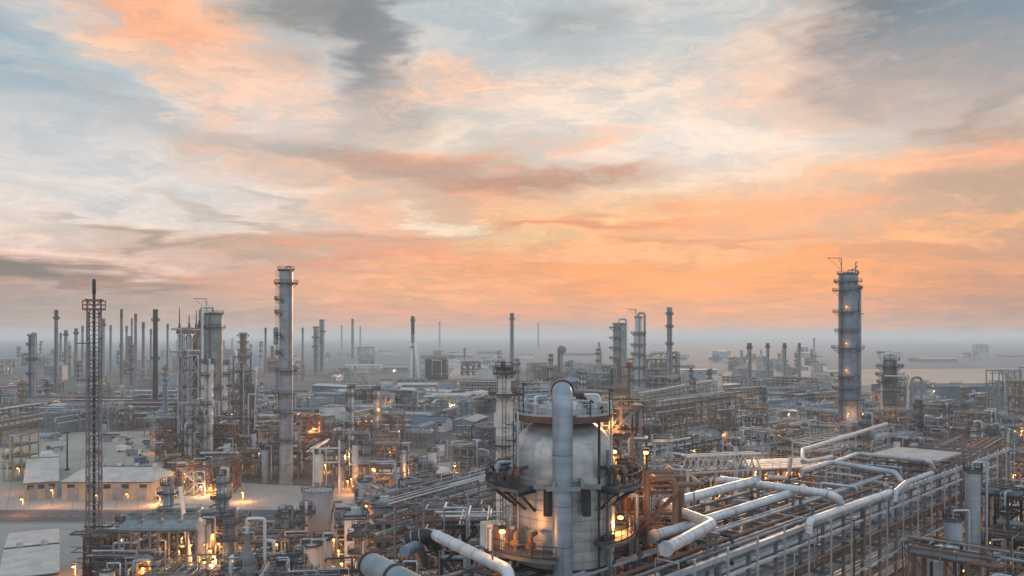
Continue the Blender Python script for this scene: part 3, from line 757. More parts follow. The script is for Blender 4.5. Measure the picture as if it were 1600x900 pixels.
# ------------------------------------------------------------------ the domed reactor in front
def reactor():
    c = Vector((4.95, 80, 0)); t = thing('reactor_vessel', 'huge domed grey clad reactor with a fat vertical pipe up its front', 'reactor', c)
    r = 4.85; prof = [(r, 0)]
    z = 12.0
    while z < 36.2:                                   # cladding courses
        prof += [(r, z), (r - .10, z + .02), (r - .10, z + .10), (r, z + .12)]; z += .92
    prof += [(r, 36.2), (r + .28, 36.3), (r + .28, 36.9), (r, 37.0), (r - .06, 38.5)]
    for i in range(1, 13): a = i / 12 * rad(72); prof.append(((r - .05) * math.cos(a) ** .7, 38.5 + 3.6 * math.sin(a)))
    part('shell', MB().lathe(prof, 64), 'reactor_cladding', t)
    part('girth_ring', MB().arc_slab(r + .02, r + .22, 0, 2 * PI, 28.5, .32, 64), 'dark_steel', t)
    part('girth_ring', MB().arc_slab(r + .02, r + .16, 0, 2 * PI, 27.5, .18, 64), 'galvanised_steel', t)
    part('top_neck', MB().lathe([(2.6, 41.6), (2.6, 43.2), (1.2, 43.6)], 32), 'pale_cladding', t)
    # crown deck
    dk = part('top_platform', MB().arc_slab(1.6, 4.7, 0, 2 * PI, 42.05, .55, 40), 'rust_steel', t)
    part('railing', MB().arc_rail(4.6, rad(-78), rad(258), 42.6, .07, 1.15, 34), 'galvanised_steel', dk)
    gx = random.Random(4)
    for k in range(16):
        a = gx.uniform(rad(-60), rad(240)); x, y = gx.uniform(2.2, 4.1) * math.cos(a), gx.uniform(2.2, 4.1) * math.sin(a); h_ = gx.uniform(.6, 2.0)
        part('valve', MB().tube([(x, y, 42.5), (x, y, 42.5 + h_), (x * .6, y * .6, 42.5 + h_)], gx.uniform(.09, .2), 8).lathe([(.08, 42.7 + h_ * .4), (.26, 42.75 + h_ * .4), (.26, 43.05 + h_ * .4), (.08, 43.1 + h_ * .4)], 10, (x, y, 0)), gx.choice(('rust_steel', 'dark_steel', 'galvanised_steel', 'white_paint', 'brown_paint')), t)
    part('equipment_box', MB().box((2.9, 1.2, 43.3), (1.5, 1.0, 1.6), .3), 'pale_cladding', t)
    part('equipment_box', MB().box((-2.7, 1.6, 43.1), (1.2, .9, 1.2), -.2), 'brown_paint', t)
    for k in range(5):
        a = rad((20, 75, 130, 165, 340)[k]); x, y = 3.2 * math.cos(a), 3.2 * math.sin(a)
        part('nozzle', MB().lathe([(.35, 42.5), (.35, 43.2 + .3 * (k % 3)), (.55, 43.2 + .3 * (k % 3)), (.55, 43.5 + .3 * (k % 3))], 12, (x, y, 0)), 'galvanised_steel', t)
    part('manifold', MB().tube([(-3.6, 2.2, 43.3), (3.4, 2.6, 43.5), (4.3, -.5, 43.5), (4.3, -.5, 42.7)], .16, 10), 'pale_cladding', t)
    part('manifold', MB().tube([(-3.8, -.6, 42.7), (-3.8, -.6, 43.9), (-1.2, .8, 43.9), (-1.2, .8, 43.0)], .13, 10), 'white_pipe', t)
    for x, y, h in ((-3.9, -2.3, 3.2), (-4.3, -1.0, 2.2), (4.2, -2.0, 2.6), (2.2, -4.0, 1.7)): part('vent_post', MB().bar((x, y, 42.4), (x, y, 42.4 + h), .13).bar((x, y, 42.4 + h), (x + .35, y, 42.2 + h), .2), 'dark_steel', t)
    # ring platform, split round the pipe
    for a0, a1 in ((rad(-52), rad(80)), (rad(120), rad(234))):
        p = part('ring_platform', MB().arc_slab(r + .3, r + 2.7, a0, a1, 36.0, .3, 28), 'grating_deck', t)
        rb = MB().arc_rail(r + 2.6, a0, a1, 36.3, .075, 1.15, 24)
        for i in range(9):
            a = a0 + (a1 - a0) * i / 8; ca, sa = math.cos(a), math.sin(a)
            rb.bar((r * ca, r * sa, 34.0), ((r + 2.5) * ca, (r + 2.5) * sa, 36.0), .2); rb.bar((r * ca, r * sa, 35.85), ((r + 2.6) * ca, (r + 2.6) * sa, 35.85), .2, .3)
        part('railing', rb, 'dark_steel', p)
        gx = random.Random(int(a0 * 100) + 500)
        for i in range(16):                              # valves and small bore pipework crowding the walkway
            a = a0 + (a1 - a0) * (i + .5) / 16; q = r + gx.choice((1.0, 1.5, 2.1)); x, y = q * math.cos(a), q * math.sin(a); h = gx.uniform(.8, 2.0)
            part('valve', MB().tube([(x, y, 36.3), (x, y, 36.3 + h), (x * .8, y * .8, 36.3 + h)], .17, 8).lathe([(.1, 36.5 + h * .5), (.34, 36.55 + h * .5), (.34, 36.9 + h * .5), (.1, 36.95 + h * .5)], 10, (x, y, 0)), gx.choice(('rust_steel', 'dark_steel', 'dark_steel', 'brown_paint', 'soot_black', 'galvanised_steel')), t)
    p = part('lower_platform', MB().arc_slab(r + .1, r + 3.2, rad(150), rad(262), 30.2, .3, 18), 'grating_deck', t)
    p2 = part('lower_platform', MB().arc_slab(r + .1, r + 2.0, rad(-60), rad(20), 31.0, .3, 12), 'grating_deck', t)
    part('railing', MB().arc_rail(r + 1.9, rad(-60), rad(20), 31.3, .075, 1.15, 9), 'dark_steel', p2)
    part('railing', MB().arc_rail(r + 3.1, rad(150), rad(262), 30.5, .075, 1.15, 14), 'dark_steel', p)
    for i in range(6):
        a = rad(165 + i * 15); q = r + 1.7; x, y = q * math.cos(a), q * math.sin(a)
        part('valve', MB().tube([(x, y, 30.4), (x, y, 32.2), (x * .85, y * .85, 32.2)], .22, 8).lathe([(.1, 31), (.45, 31.05), (.45, 31.5), (.1, 31.55)], 10, (x, y, 0)), ('pale_cladding', 'brown_paint', 'rust_steel')[i % 3], t)
    part('ladder', MB().ladder((-4.7, -2.9), 30.4, 42.9, rad(205), .07, True, .45), 'dark_steel', t)
    part('ladder', MB().ladder((-5.9, -3.4), 16.0, 37.0, rad(205), .07, True, .45), 'dark_steel', t)
    for a, r2, z0, z1, m_ in ((-42, .16, 20, 39.5, 'mid_steel'), (-36, .10, 20, 42.4, 'galvanised_steel'), (-55, .13, 26, 42.4, 'dark_steel'), (200, .14, 18, 42, 'galvanised_steel'), (212, .10, 24, 43.0, 'pale_cladding')):
        x, y = (r + .35) * math.cos(rad(a)), (r + .35) * math.sin(rad(a)); part('riser', MB().tube([(x, y, z0), (x, y, z1)], r2, 8), m_, t)
    for a in (-47, -39): part('valve', MB().lathe([(.1, 31.0), (.42, 31.1), (.42, 31.7), (.1, 31.8)], 10, ((r + .45) * math.cos(rad(a)), (r + .45) * math.sin(rad(a)), 0)), 'soot_black', t)
    part('junction_box', MB().box((-6.6, -2.6, 31.6), (2.2, 1.6, 2.2), .4), 'off_white_paint', t)
    for k in range(4): part('standpipe', MB().tube([(-6.9 + .5 * k, -4.0 + .12 * k, 30.4), (-6.9 + .5 * k, -4.0 + .12 * k, 32.4 + .3 * (k % 2))], .2, 8), ('off_white_paint', 'rust_steel')[k % 2], t)
    # big overhead pipe: up the front, over, and down into the crown
    R1 = .91; y0 = -r - 1.15; x0 = -.45
    part('main_pipe', MB().tube([(x0, y0, 8), (x0, y0, 45.0), (-.2, 0, 45.0), (-.2, 0, 43.2)], R1, 32, 2.0), 'main_pipe_cladding', t)
    fl = MB()
    for z in (24.2, 27.0, 31.3, 34.9, 39.4): fl.tube([(x0, y0, z), (x0, y0, z + .09)], R1 * 1.035, 32)
    part('pipe_band', fl, 'mid_steel', t)
    part('pipe_flange', MB().tube([(x0 + .1, y0 + 1.75, 45.0), (x0 + .1, y0 + 1.95, 45.0)], R1 * 1.14, 32), 'dark_steel', t)
    sp = MB().box((0, y0 + .2, 36.55), (6.0, .5, .35)).box((x0, y0 - 1.0, 36.55), (3.0, .14, .35)).box((-1.25, y0 + .4, 36.9), (.3, 2.4, .5)).box((1.25, y0 + .4, 36.9), (.3, 2.4, .5))
    part('pipe_support', sp, 'grey_green_paint', t)
    for s_ in (-1, 1): part('support_bracket', MB().box((s_ * 1.75, y0 + .75, 35.0), (.75, .7, 2.3)).box((s_ * 1.75, y0 + .35, 35.0), (.2, .1, 2.3)), 'soot_black', t)
    return t
reactor()

# ------------------------------------------------------------------ tall columns
def base(px, by): return Q(px, by, 0.0)
c1 = Q(1325, 700)
column('tall blue-grey column on the right with side platforms and a davit crane on top', c1, 8.2, 76.5, 'blue_grey_paint',
       [(74.0, 100, 330, 1.9), (70.0, 150, 280, 2.4), (60.5, 160, 300, 2.3), (52.0, 170, 300, 1.6), (44.5, 120, 330, 2.9), (32.0, 130, 290, 3.2), (26.5, 150, 300, 2.6), (21.5, 120, 320, 3.3), (71.0, -60, 40, 2.0)], [(10, .26, 60, 'grey_paint')], davit=6.2, ladder=rad(215), band=(9.0, 13.0, 'red_oxide_paint'), n=32)
tw = bpy.data.objects['distillation_tower']
for az_, r_, z_ in ((-22, .6, 72), (-8, .38, 66), (-38, .28, 58)):
    a_ = rad(az_); d_ = 4.3 + r_; part('downcomer', MB().tube([(3.9 * math.cos(a_), 3.9 * math.sin(a_), z_), (d_ * math.cos(a_), d_ * math.sin(a_), z_), (d_ * math.cos(a_), d_ * math.sin(a_), 5), ((d_ + 3) * math.cos(a_), (d_ + 3) * math.sin(a_), 5)], r_, 12), 'blue_grey_paint', tw)
for x_, y_, h_ in ((3.0, -1, 5.5), (2.2, -2.6, 3.2), (3.6, .4, 3.8), (.6, -3, 2.4)): part('vent_post', MB().bar((x_, y_, 77), (x_, y_, 77 + h_), .3).bar((x_, y_, 77 + h_), (x_ + .7, y_, 77.5 + h_), .5), 'mid_steel', tw)
c2 = Q(447, 757)
column('tall slim silver column with a wide ringed top platform', c2, 4.4, 71.5, 'column_cladding',
       [(67.5, 0, 360, 1.8), (62.0, 130, 260, 1.6), (57.5, 130, 250, 1.6), (50.0, 130, 260, 1.6), (44.0, 140, 260, 1.3), (38.0, 0, 360, 1.6), (30.5, 90, 330, 2.4), (24.0, 120, 320, 1.8), (15.0, 60, 330, 1.8)], (-40, .2, 40, 'grey_paint'), ladder=rad(190), n=28)
part('side_tank', MB().lathe([(.1, 47)] + [(.8, 47.3), (.8, 52.5), (.1, 53.1)], 14, (-3.3, -.6, 0)), 'grey_paint', bpy.data.objects['distillation_tower.001'])
p_ = Q(333, 742)
column('round-shouldered grey column beside the spiked red-capped tower', Vector((-114.2, 318, 0)), 6.8, 57.5, 'grey_green_paint', [(53, 0, 330, 1.2), (40, 100, 300, 1.8), (30, 60, 330, 1.6), (20, 0, 360, 1.8)], [(190, .5, 6, 'grey_paint'), (230, .5, 10, 'pale_cladding')], davit=5.0, n=28)
column('slim pale column in front of the round-shouldered grey column', Q(326, 748), 3.0, 40.0, 'pale_cladding', [(36, 0, 300, 1.2), (26, 90, 320, 1.3), (16, 60, 330, 1.4)], (-60, .3, 4, 'silver_cladding'))
column('short pale column right of the round-shouldered grey column', Q(349, 715), 3.4, 38.0, 'pale_cladding', [(34, 0, 360, 1.2), (24, 90, 320, 1.4), (14, 60, 330, 1.4)], (30, .35, 4, 'grey_paint'))
process_frame('tall braced scaffold tower wrapped by the round-shouldered column', Vector((-104.5, 322, 0)), 2, 2, 3.2, 3.4, [6, 12, 18, 24, 30, 36, 42], 'mid_steel', rz=.35, seed=44, pipes=40, brace=.8, deckp=1.0, cat='steel tower', rsc=.8)
process_frame('lower braced scaffold tower in front of the round-shouldered column', Vector((-112, 300, 0)), 3, 2, 3.2, 3.0, [5, 10, 15, 20, 25], 'galvanised_steel', rz=.35, seed=45, pipes=40, brace=.6, deckp=1.0, cat='steel tower', rsc=.8)
stack('thin dark stack touching the round-shouldered column', Q(313, 700), 2.0, 57, 'mid_steel', plats=(.72, .95))
stack('lone black chimney standing left of the spiked red-capped tower', Q(243, 655), 3.4, 66, 'dark_steel', plats=(.55, .9))
# spiked tower block
t = process_frame('dark tower frame with a red top deck and three spikes', Vector((-137, 352, 0)), 2, 2, 4.0, 3.6, [7, 14, 21, 28, 35, 42, 52], 'galvanised_steel', rz=.37, seed=21, pipes=40, brace=.8, deckp=1.0, cat='steel tower', w=.6)
part('red_deck', MB().box((0, 0, 51.6), (9.4, 8.6, 1.3)), 'red_oxide_paint', t)
for x, h in ((-3.4, 63), (.4, 60), (3.2, 62)): part('spike', MB().lathe([(.6, 52.2), (.6, 54), (.3, 55.5), (.16, h - 1)], 10, (x, 0, 0)), 'red_oxide_paint', t)
for x, m_ in ((-3.0, 'grey_paint'), (.2, 'silver_cladding'), (3.0, 'brown_paint')): part('column', MB().lathe([(1.2, 0), (1.2, 50), (.4, 50.8)], 16, (x, .3, 0)), m_, t)
# centre-left pinkish column behind the reactor
cc = Q(788, 790, 0)
column('pinkish-grey column with an arched pipe on top just behind the reactor', Vector((-1.4, 152, 0)), 3.1, 43.6, 'off_white_paint', [(43.0, 0, 360, 1.0), (39.2, 0, 360, 1.4), (30, 90, 340, 1.3)], [(100, .3, 20, 'rust_steel')], neck=(39.4, 1.1), band=(33.5, 36, 'off_white_paint'))
# right middle
t = column('stout grey column crowned by dark platforms right of the tall blue-grey column', Vector((178, 392, 0)), 7.4, 37.5, 'grey_paint', [(35.5, 0, 360, 2.4), (31.5, 90, 330, 2.6), (28, 90, 320, 2.0), (8, 0, 360, 2.2)], [(200, .6, 4, 'pale_cladding'), (-70, .5, 6, 'silver_cladding')], davit=3.0, n=26)
part('band', MB().arc_slab(3.75, 4.1, 0, 2 * PI, 7.5, 4.5, 24), 'red_oxide_paint', t)
process_frame('braced frame of many decks hugging the dark crowned column', Vector((176.5, 384, 0)), 2, 1, 4.2, 4.0, [6, 12, 18, 24, 30], 'mid_steel', rz=-.4, seed=46, pipes=36, brace=.8, deckp=1.0, cat='steel tower', rsc=.9)
pipe_thing('grey inverted u-shaped pipe beside the dark crowned column', [(193, 402, 2), (193, 402, 30), (198, 402, 30), (198, 402, 2)], .65, 'grey_paint', 14, 2.4)
# twin columns and stack beyond the reactor
column('short thick one of the two far columns, with platforms on one side', Vector((96, 745, 0)), 11.0, 59, 'grey_paint', [(57, 120, 270, 3.5), (48, 120, 270, 3.5), (39, 120, 270, 3.5), (30, 120, 270, 3.5)], (20, 1.0, 6, 'silver_cladding'), n=20)
column('tall one of the two far columns, topped by an arched pipe', Vector((96, 632, 0)), 7.0, 63, 'silver_cladding', [(52, 0, 360, 2.4), (43, 90, 330, 2.6), (36, 90, 330, 2.6), (26, 0, 360, 2.6), (16, 90, 320, 2.4)], (0, .9, 20, 'grey_paint'), davit=6, neck=(53, 2.6), n=20)
stack('tall olive-topped chimney beside the two far columns', Vector((115.5, 610, 0)), 4.6, 71, 'grey_paint', 'grey_green_paint', plats=(.62, .8, .93), cap=.3)
for (x, y, nx, h, nm) in ((104, 640, 4, [8, 16, 24, 32], 'brown'), (120, 655, 3, [9, 18, 27, 36], 'grey'), (86, 690, 3, [8, 16, 24], 'dark')):
    process_frame('*%s multi-storey steel frame' % nm, Vector((x, y, 0)), nx, 2, 7, 7, h, {'brown': 'brown_paint', 'grey': 'mid_steel', 'dark': 'dark_steel'}[nm], seed=int(x), pipes=14, brace=.5, w=.6)
# chimneys across the horizon: (px, base row, top row, dia px, material, label)
FS = [
 (88, 618, 484, 6.5, 'mid_steel', 'slender dark far chimney left of the lattice mast, second from the edge'),
 (103, 592, 516, 6, 'grey_paint', 'short far chimney with a thick cap left of the lattice mast'), (119, 594, 513, 6, 'grey_paint', 'short far chimney with a flared cap just left of the lattice mast'),
 (161, 598, 498, 7, 'blue_grey_paint', 'pale blue-grey far chimney just right of the lattice mast'), (190, 604, 483, 5, 'mid_steel', 'tall thin far chimney right of the lattice mast'),
 (206, 590, 497, 3, 'mid_steel', 'very thin far chimney, one of a close pair right of the lattice mast'), (212, 592, 490, 5, 'mid_steel', 'thicker far chimney, one of a close pair right of the lattice mast'), (236, 585, 514, 4, 'grey_paint', 'faint short far chimney left of the lone black chimney'),
 (551, 560, 498, 5, 'mid_steel', 'far dark-topped chimney standing alone right of the tall silver column'), (800, 590, 489, 7, 'mid_steel', 'tall far chimney rising behind the pinkish-grey column'),
 (1171, 612, 536, 8, 'grey_paint', 'nearest and thickest of four short chimneys left of the tall blue-grey column'), (1199.5, 600, 536, 6, 'grey_paint', 'second of four short chimneys left of the tall blue-grey column'), (1226, 600, 536, 6, 'grey_paint', 'third of four short chimneys left of the tall blue-grey column'), (1249, 598, 536, 5, 'grey_paint', 'fourth of four short chimneys left of the tall blue-grey column'),
 (95, 580, 520, 4, 'grey_paint', 'small faint far chimney between the slender and the thick-capped chimney'), (129, 590, 509, 4, 'grey_paint', 'faint far chimney half hidden by the left of the lattice mast'), (173, 585, 508, 4, 'blue_grey_paint', 'faint bluish far chimney right of the pale blue-grey chimney'), (198, 586, 509, 4, 'grey_paint', 'low faint far chimney between tall thin chimney and close pair'), (224, 590, 503, 5, 'mid_steel', 'dark far chimney just right of the close thin pair'), (262, 590, 506, 4, 'grey_paint', 'faint far chimney just right of the lone black chimney'), (415, 588, 512, 4, 'grey_paint', 'faint far chimney just left of the tall silver column'), (473, 575, 512, 4, 'grey_paint', 'faint far chimney just right of the tall silver column'),
 (312, 590, 484, 3, 'dark_steel', 'thin dark far chimney behind the spiked red-capped tower'), (687, 545, 503, 3, 'grey_paint', 'very faint thin mast on the horizon above the dark cube building'), (841, 545, 505, 2.5, 'grey_paint', 'very faint thin mast on the horizon right of the tall far chimney'), (534, 548, 508, 3, 'grey_paint', 'faint thin far mast left of the lone far chimney'), (563, 548, 510, 3, 'grey_paint', 'faint thin far mast right of the lone far chimney'), (1272, 560, 528, 3, 'grey_paint', 'faintest short far mast right of the four short chimneys'), (936, 560, 535, 4, 'grey_paint', 'small faint far mast left of the two far columns'),
]
for px, by, ty, dp, m_, lb in FS:
    b = Q(px, by); h = CAM_H + (525 - ty) / F * b.y; stack(lb, b, dp / F * b.y, h, m_, 'dark_steel', plats=(.9,) if dp > 5 else (), cap=.12, n=12, taper=.85)
b = Q(645, 592); t = stack('far chimney on white forked legs left of the dark cube building', b, 5.0, 73, 'grey_paint', 'dark_steel', plats=(.5, .93), cap=.3)
for s_ in (0, 1): part('leg', MB().tube([(s_ * 9 - 1, -4, 0), (s_ * 2.2 - .5, -1, 42)], 1.5, 10), 'white_paint', t)
b = Q(50, 640); column('slim blue-grey far column nearest the edge, left of the lattice mast', b, 4.4, 49.5, 'blue_grey_paint', [(44, 90, 300, 1.4), (34, 0, 360, 1.4), (24, 60, 300, 1.4)], (0, .4, 5, 'teal_paint'), n=16)
b = Q(380, 612); column('brown ringed column between the spiked tower and tall silver column', b, 5.8, 51, 'brown_paint', [(50, 0, 360, 2.4), (44, 0, 360, 2.0), (37, 0, 360, 2.4), (30, 0, 360, 2.4)], None, n=18)
for px, by, ty, dp, lb in ((494, 585, 513, 9, 'stubbier one of two joined far towers right of tall silver column'), (503, 582, 502, 8, 'taller one of two joined far towers right of tall silver column')):
    b = Q(px, by); h = CAM_H + (525 - ty) / F * b.y; column(lb, b, dp / F * b.y, h, 'grey_paint', [(h * .8, 0, 360, 2), (h * .6, 90, 300, 2)], None, n=14)
b = Q(878, 600); t = thing('flare_stack', 'far pole with a bulky dark burner head above the big pipe', 'flare', b)
part('pole', MB().lathe([(1.2, 0), (.9, 32)], 10), 'grey_paint', t); part('burner_head', MB().lathe([(1.0, 31), (4.2, 34), (4.6, 37), (3.0, 39.5), (.8, 40)], 14), 'mid_steel', t)
part('platform', MB().arc_slab(.9, 3.4, 0, 2 * PI, 30, .3, 12), 'grating_deck', t)
b = Q(681, 594); t = process_frame('dark cube-shaped steel building right of the forked-leg chimney', b + Vector((0, 12, 0)), 4, 3, 6, 7, [6, 12, 18, 23], 'dark_steel', seed=5, pipes=6, brace=.6, cat='steel building', w=.8)
part('cladding_panel', MB().box((0, 0, 12), (22.5, 20, 22)), 'dark_steel', t)

# ------------------------------------------------------------------ lattice flare mast
t = lattice_tower('tall slender lattice flare mast left of centre with a crown platform', Q(147, 905), 3.0, 57.6, 'mid_steel', 2.5, rz=.46)
p = part('crown_platform', MB().box((0, 0, 55.5), (4.3, 4.3, .3)).box((0, 0, 57.4), (3.5, 3.5, .2)), 'red_oxide_paint', t)
part('railing', MB().rail([(-2.1, -2.1, 55.6), (2.1, -2.1, 55.6), (2.1, 2.1, 55.6), (-2.1, 2.1, 55.6), (-2.1, -2.1, 55.6)], .12, 1.6, 1.4), 'red_oxide_paint', p)
part('riser_pipe', MB().tube([(0, 0, 2), (0, 0, 61.5)], .27, 12), 'dark_steel', t)
part('flare_tip', MB().lathe([(.3, 58.6), (.36, 58.8), (.36, 61.4), (.28, 61.7)], 12), 'soot_black', t)
for z in (48.5, 41): part('rest_platform', MB().box((-1.9, 0, z), (2.6, 3.0, .2)), 'grating_deck', t)
for x in (-.9, .9): part('utility_pipe', MB().tube([(x, -.6, 1), (x, -.6, 55)], .15, 8), 'brown_paint', t)

# ------------------------------------------------------------------ buildings of the yard
H1 = hall('long pale-roofed warehouse with a slanted roof end beside the mast', Vector(((166 - 800) / F * 253, 262, 0)), 27.5, 17, 5.6, 3.2, 'beige_wall', 'pale_roof', 0, 4, 5, hip=4.0, vents=5)
hall('narrow cream warehouse behind the long pale-roofed warehouse', Vector(((67 - 800) / F * 284, 284, 0)), 8.6, 66, 5.2, 3.0, 'beige_wall', 'pale_roof', .5, 2, 3)
hall('pale panelled-roof store building at the bottom beside the mast', Vector(((50 - 800) / F * 162, 162, 0)), 8.4, 37, 8.0, .9, 'beige_wall', 'pale_roof', .5, 2, 2, name='store_building', cat='building', vents=2)
t = process_frame('yellow-lit three-tier rack structure at the cream warehouse end', Vector(((28 - 800) / F * 290, 292, 0)), 2, 2, 3.2, 5, [4, 8, 12, 15.5], 'ochre_paint', seed=3, pipes=4, brace=.1, deckp=1)
single('light_mast', MB().lathe([(.34, 0), (.24, 14)], 8).box((0, 0, 14.1), (2.2, .5, .35)).box((0, 0, .3), (1.2, 1.2, .6)), 'dark_steel', 'dark lone mast standing in the pale yard behind the warehouse', 'mast', Q(105, 735))
storage_tank('squat blue-grey cylindrical tank with a dark roof railing', Vector((-45.5, 195, 0)), 7.4, 13.6, 'blue_grey_light', 'grey_roof')
hall('narrow white box building with a dark doorway below the blue-grey tank', Vector((-31.0, 165, 0)), 3.9, 6, 14.5, 0, 'white_paint', 'grey_roof', .12, 1, 2, name='control_building', cat='building', slope='flat', vents=1)
t = hall('slate-grey switch house with two rows of dark windows', Vector((-25.8, 168, 0)), 3.8, 6, 16.2, 0, 'slate_wall', 'grey_roof', .1, 1, 2, name='switch_house', cat='building', slope='flat', vents=1)
for k in range(2): part('window', MB().box((-.9 + 1.8 * k, -3.03, 8.3), (.9, .1, 1.5)), 'glass_dark', t)

# ------------------------------------------------------------------ big pipe rack running away at the right
UA = math.atan2(.72, .69); U = Vector((.692, .722, 0)); V = Vector((.722, -.692, 0))
RO = Vector((21.5, 82.4, 0)) - U * 26 - V * 16
pipe_rack('long four-tier pipe rack under the big white pipes', RO, 132, 16, [16, 19, 22.2, 25.2, 28.2], 6.0, 10, 'mid_steel', UA - 0.0, seed=11, rmax=.42, topfree=True, w=.36, walkway=False)
rk = bpy.data.objects['pipe_rack']
# local rack frame: +X along U, +Y to the left of it; the rack occupies y 0..16 where y=16 is the far side -> shift so that the near face is the V side
rk.location = RO + V * 16
for z_, r_, m_ in ((20.4, .16, 'galvanised_steel'), (24.3, .14, 'brown_paint'), (26.6, .15, 'silver_cladding')): part('pipe', MB().tube([(-1, -.35 - r_, z_), (R.uniform(96, 131), -.35 - r_, z_)], r_, 8), m_, rk)
pb = MB()
for i in range(23): pb.bar((i * 6, -1.0, 0), (i * 6, -1.0, 29.6), .17); pb.bar((i * 6, -1.0, 28.3), (i * 6, 0, 28.3), .2)
for i in range(2, 21, 5): pb.bar((i * 6, -1.0, 14), (i * 6 + 6, -1.0, 21), .16); pb.bar((i * 6 + 6, -1.0, 14), (i * 6, -1.0, 21), .16)
part('outer_frame', pb, 'galvanised_steel', rk)
part('edge_beam', MB().bar((-1, -.2, 28.4), (132, -.2, 28.4), .4, .5), 'galvanised_steel', rk)
for y, r_, m_, a, b_ in ((1.1, .2, 'mid_steel', 20, 90), (2.0, .16, 'grey_paint', 0, 62), (3.0, .22, 'rust_steel', 10, 84), (8.6, .2, 'dark_steel', -2, 60), (10.6, .16, 'mid_steel', 4, 60), (11.4, .2, 'brown_paint', 4, 60), (14.2, .2, 'mid_steel', -2, 64)):
    part('pipe', MB().tube([(a, y, 28.3 + r_), (b_, y, 28.3 + r_)], r_, 10), m_, rk)
gq = random.Random(77)
for k in range(34):                                 # branch lines, risers and hangers along the rack
    x = gq.uniform(2, 96); y = gq.uniform(.6, 15); r_ = gq.choice((.08, .11, .15, .2)); z = 28.3 + gq.uniform(.2, .9); y2 = min(15.8, max(.2, y + gq.choice((-1, 1)) * gq.uniform(2.5, 8)))
    part('branch_pipe', MB().tube([(x, y, z - 3), (x, y, z), (x, y2, z), (x, y2, z - gq.uniform(2, 6))], r_, 8), gq.choice(('galvanised_steel', 'mid_steel', 'rust_steel', 'dark_steel', 'silver_cladding', 'brown_paint')), rk)
for k in range(26):                                 # drop lines on the near face
    x = gq.uniform(4, 110); z0 = gq.uniform(17, 25); z1 = z0 + gq.uniform(2.5, 7)
    part('drop_pipe', MB().tube([(x, .4, z1), (x, -.7, z1), (x, -.7, z0), (x + gq.choice((-2, 2)), -.7, z0)], gq.choice((.07, .1, .14)), 8), gq.choice(('galvanised_steel', 'mid_steel', 'rust_steel', 'dark_steel', 'brown_paint')), rk)
for k in range(14):
    x = gq.uniform(4, 90); y = gq.uniform(1, 15); part('valve', MB().lathe([(.08, 28.3), (.1, 28.9), (.34, 28.95), (.34, 29.3), (.1, 29.35), (.08, 29.9), (.3, 29.92), (.3, 30.0)], 10, (x, y, 0)), gq.choice(('dark_steel', 'rust_steel', 'teal_paint', 'galvanised_steel')), rk)
part('cable_tray', MB().box((44, 5.4, 28.6), (86, .8, .08)).box((44, 5.0, 28.7), (86, .05, .22)).box((44, 5.8, 28.7), (86, .05, .22)), 'galvanised_steel', rk)
rf = part('roof', MB().box((105, 8, 29.4), (13, 11, .35)), 'slab_grey', rk)
part('railing', MB().rail([(62, -.4, 28.6), (132, -.4, 28.6)], .09), 'rust_steel', rk)
WP = 'big white insulated pipes on the rack'
pipe_thing('fat white pipe bridging across the rack with both ends turned down', [Q(1118, 772, 28.4), Q(1124, 749, 31.2), Q(1308, 773, 31.2), Q(1318, 800, 28.4)], .47, joints=3.2, bend=1.6)
pipe_thing('long fat white pipe sloping down the rack from the bridging pipe', [Q(1256, 764, 30.6), Q(1022, 837, 30.6)], .48, joints=3.0, flange='galvanised_steel')
pipe_thing('white pipe making a tight z-shaped loop above the rack end', [Q(1180, 751, 31.6), Q(1034, 789, 31.6), Q(1113, 819, 31.6), Q(1040, 858, 31.6)], .54, joints=2.6, bend=1.2, flange='galvanised_steel')
pipe_thing('straight white pipe with a blunt end lying along the rack', [Q(1392, 769, 29.6), Q(1264, 814, 29.6), Q(1264, 814, 29.6) + Vector((0, 0, -1.3))], .4, joints=3.0, bend=.9)
pipe_thing('grey pipe with a swan neck rising onto the pale rack roof', [Q(1398, 784, 28.5), Q(1400, 768, 29.8), Q(1416, 754, 29.8), Q(1456, 739, 30.2)], .34, 'silver_cladding', joints=2.4)
pipe_thing('slim grey pipe with a bent end in front of the pale rack roof', [Q(1252, 737, 30.2), Q(1300, 722, 30.2), Q(1398, 738, 30.2), Q(1412, 757, 28.6)], .38, 'galvanised_steel', 12, joints=3)
pipe_thing('slim dark-shadowed pipe leading to the pale rack roof', [Q(1295, 726, 29.2), Q(1342, 709, 29.4), Q(1452, 720, 30.4), Q(1462, 738, 28.5)], .36, 'silver_cladding', 12, joints=3)
pipe_thing('pale hairpin pipe loop below the tall blue-grey column', [Q(1385, 662, 26), Q(1254, 703, 26), Q(1254, 723, 25), Q(1300, 714, 25)], .42, 'pale_cladding', 12, bend=1.0, joints=4)
pipe_thing('pale square-cornered pipe leg under the orange-lit open shed', [Q(1200, 745, 20), Q(1232, 747, 20), Q(1236, 715, 24.5)], .4, 'off_white_paint', 12, bend=.7)
# smaller risers and supports for the loops
for px, py, z in ((1035, 792, 31), (1112, 822, 31), (1180, 752, 31), (1042, 836, 30.5), (1245, 768, 30.5)):
    b = Q(px, py, z); single('pipe_support', MB().bar((-.5, 0, 0), (-.5, 0, z - .7), .28).bar((.5, 0, 0), (.5, 0, z - .7), .28).bar((-.9, 0, z - .75), (.9, 0, z - .75), .34), 'mid_steel', '*steel trestle propping up a white pipe', 'trestle', (b.x, b.y, 0), -.8)
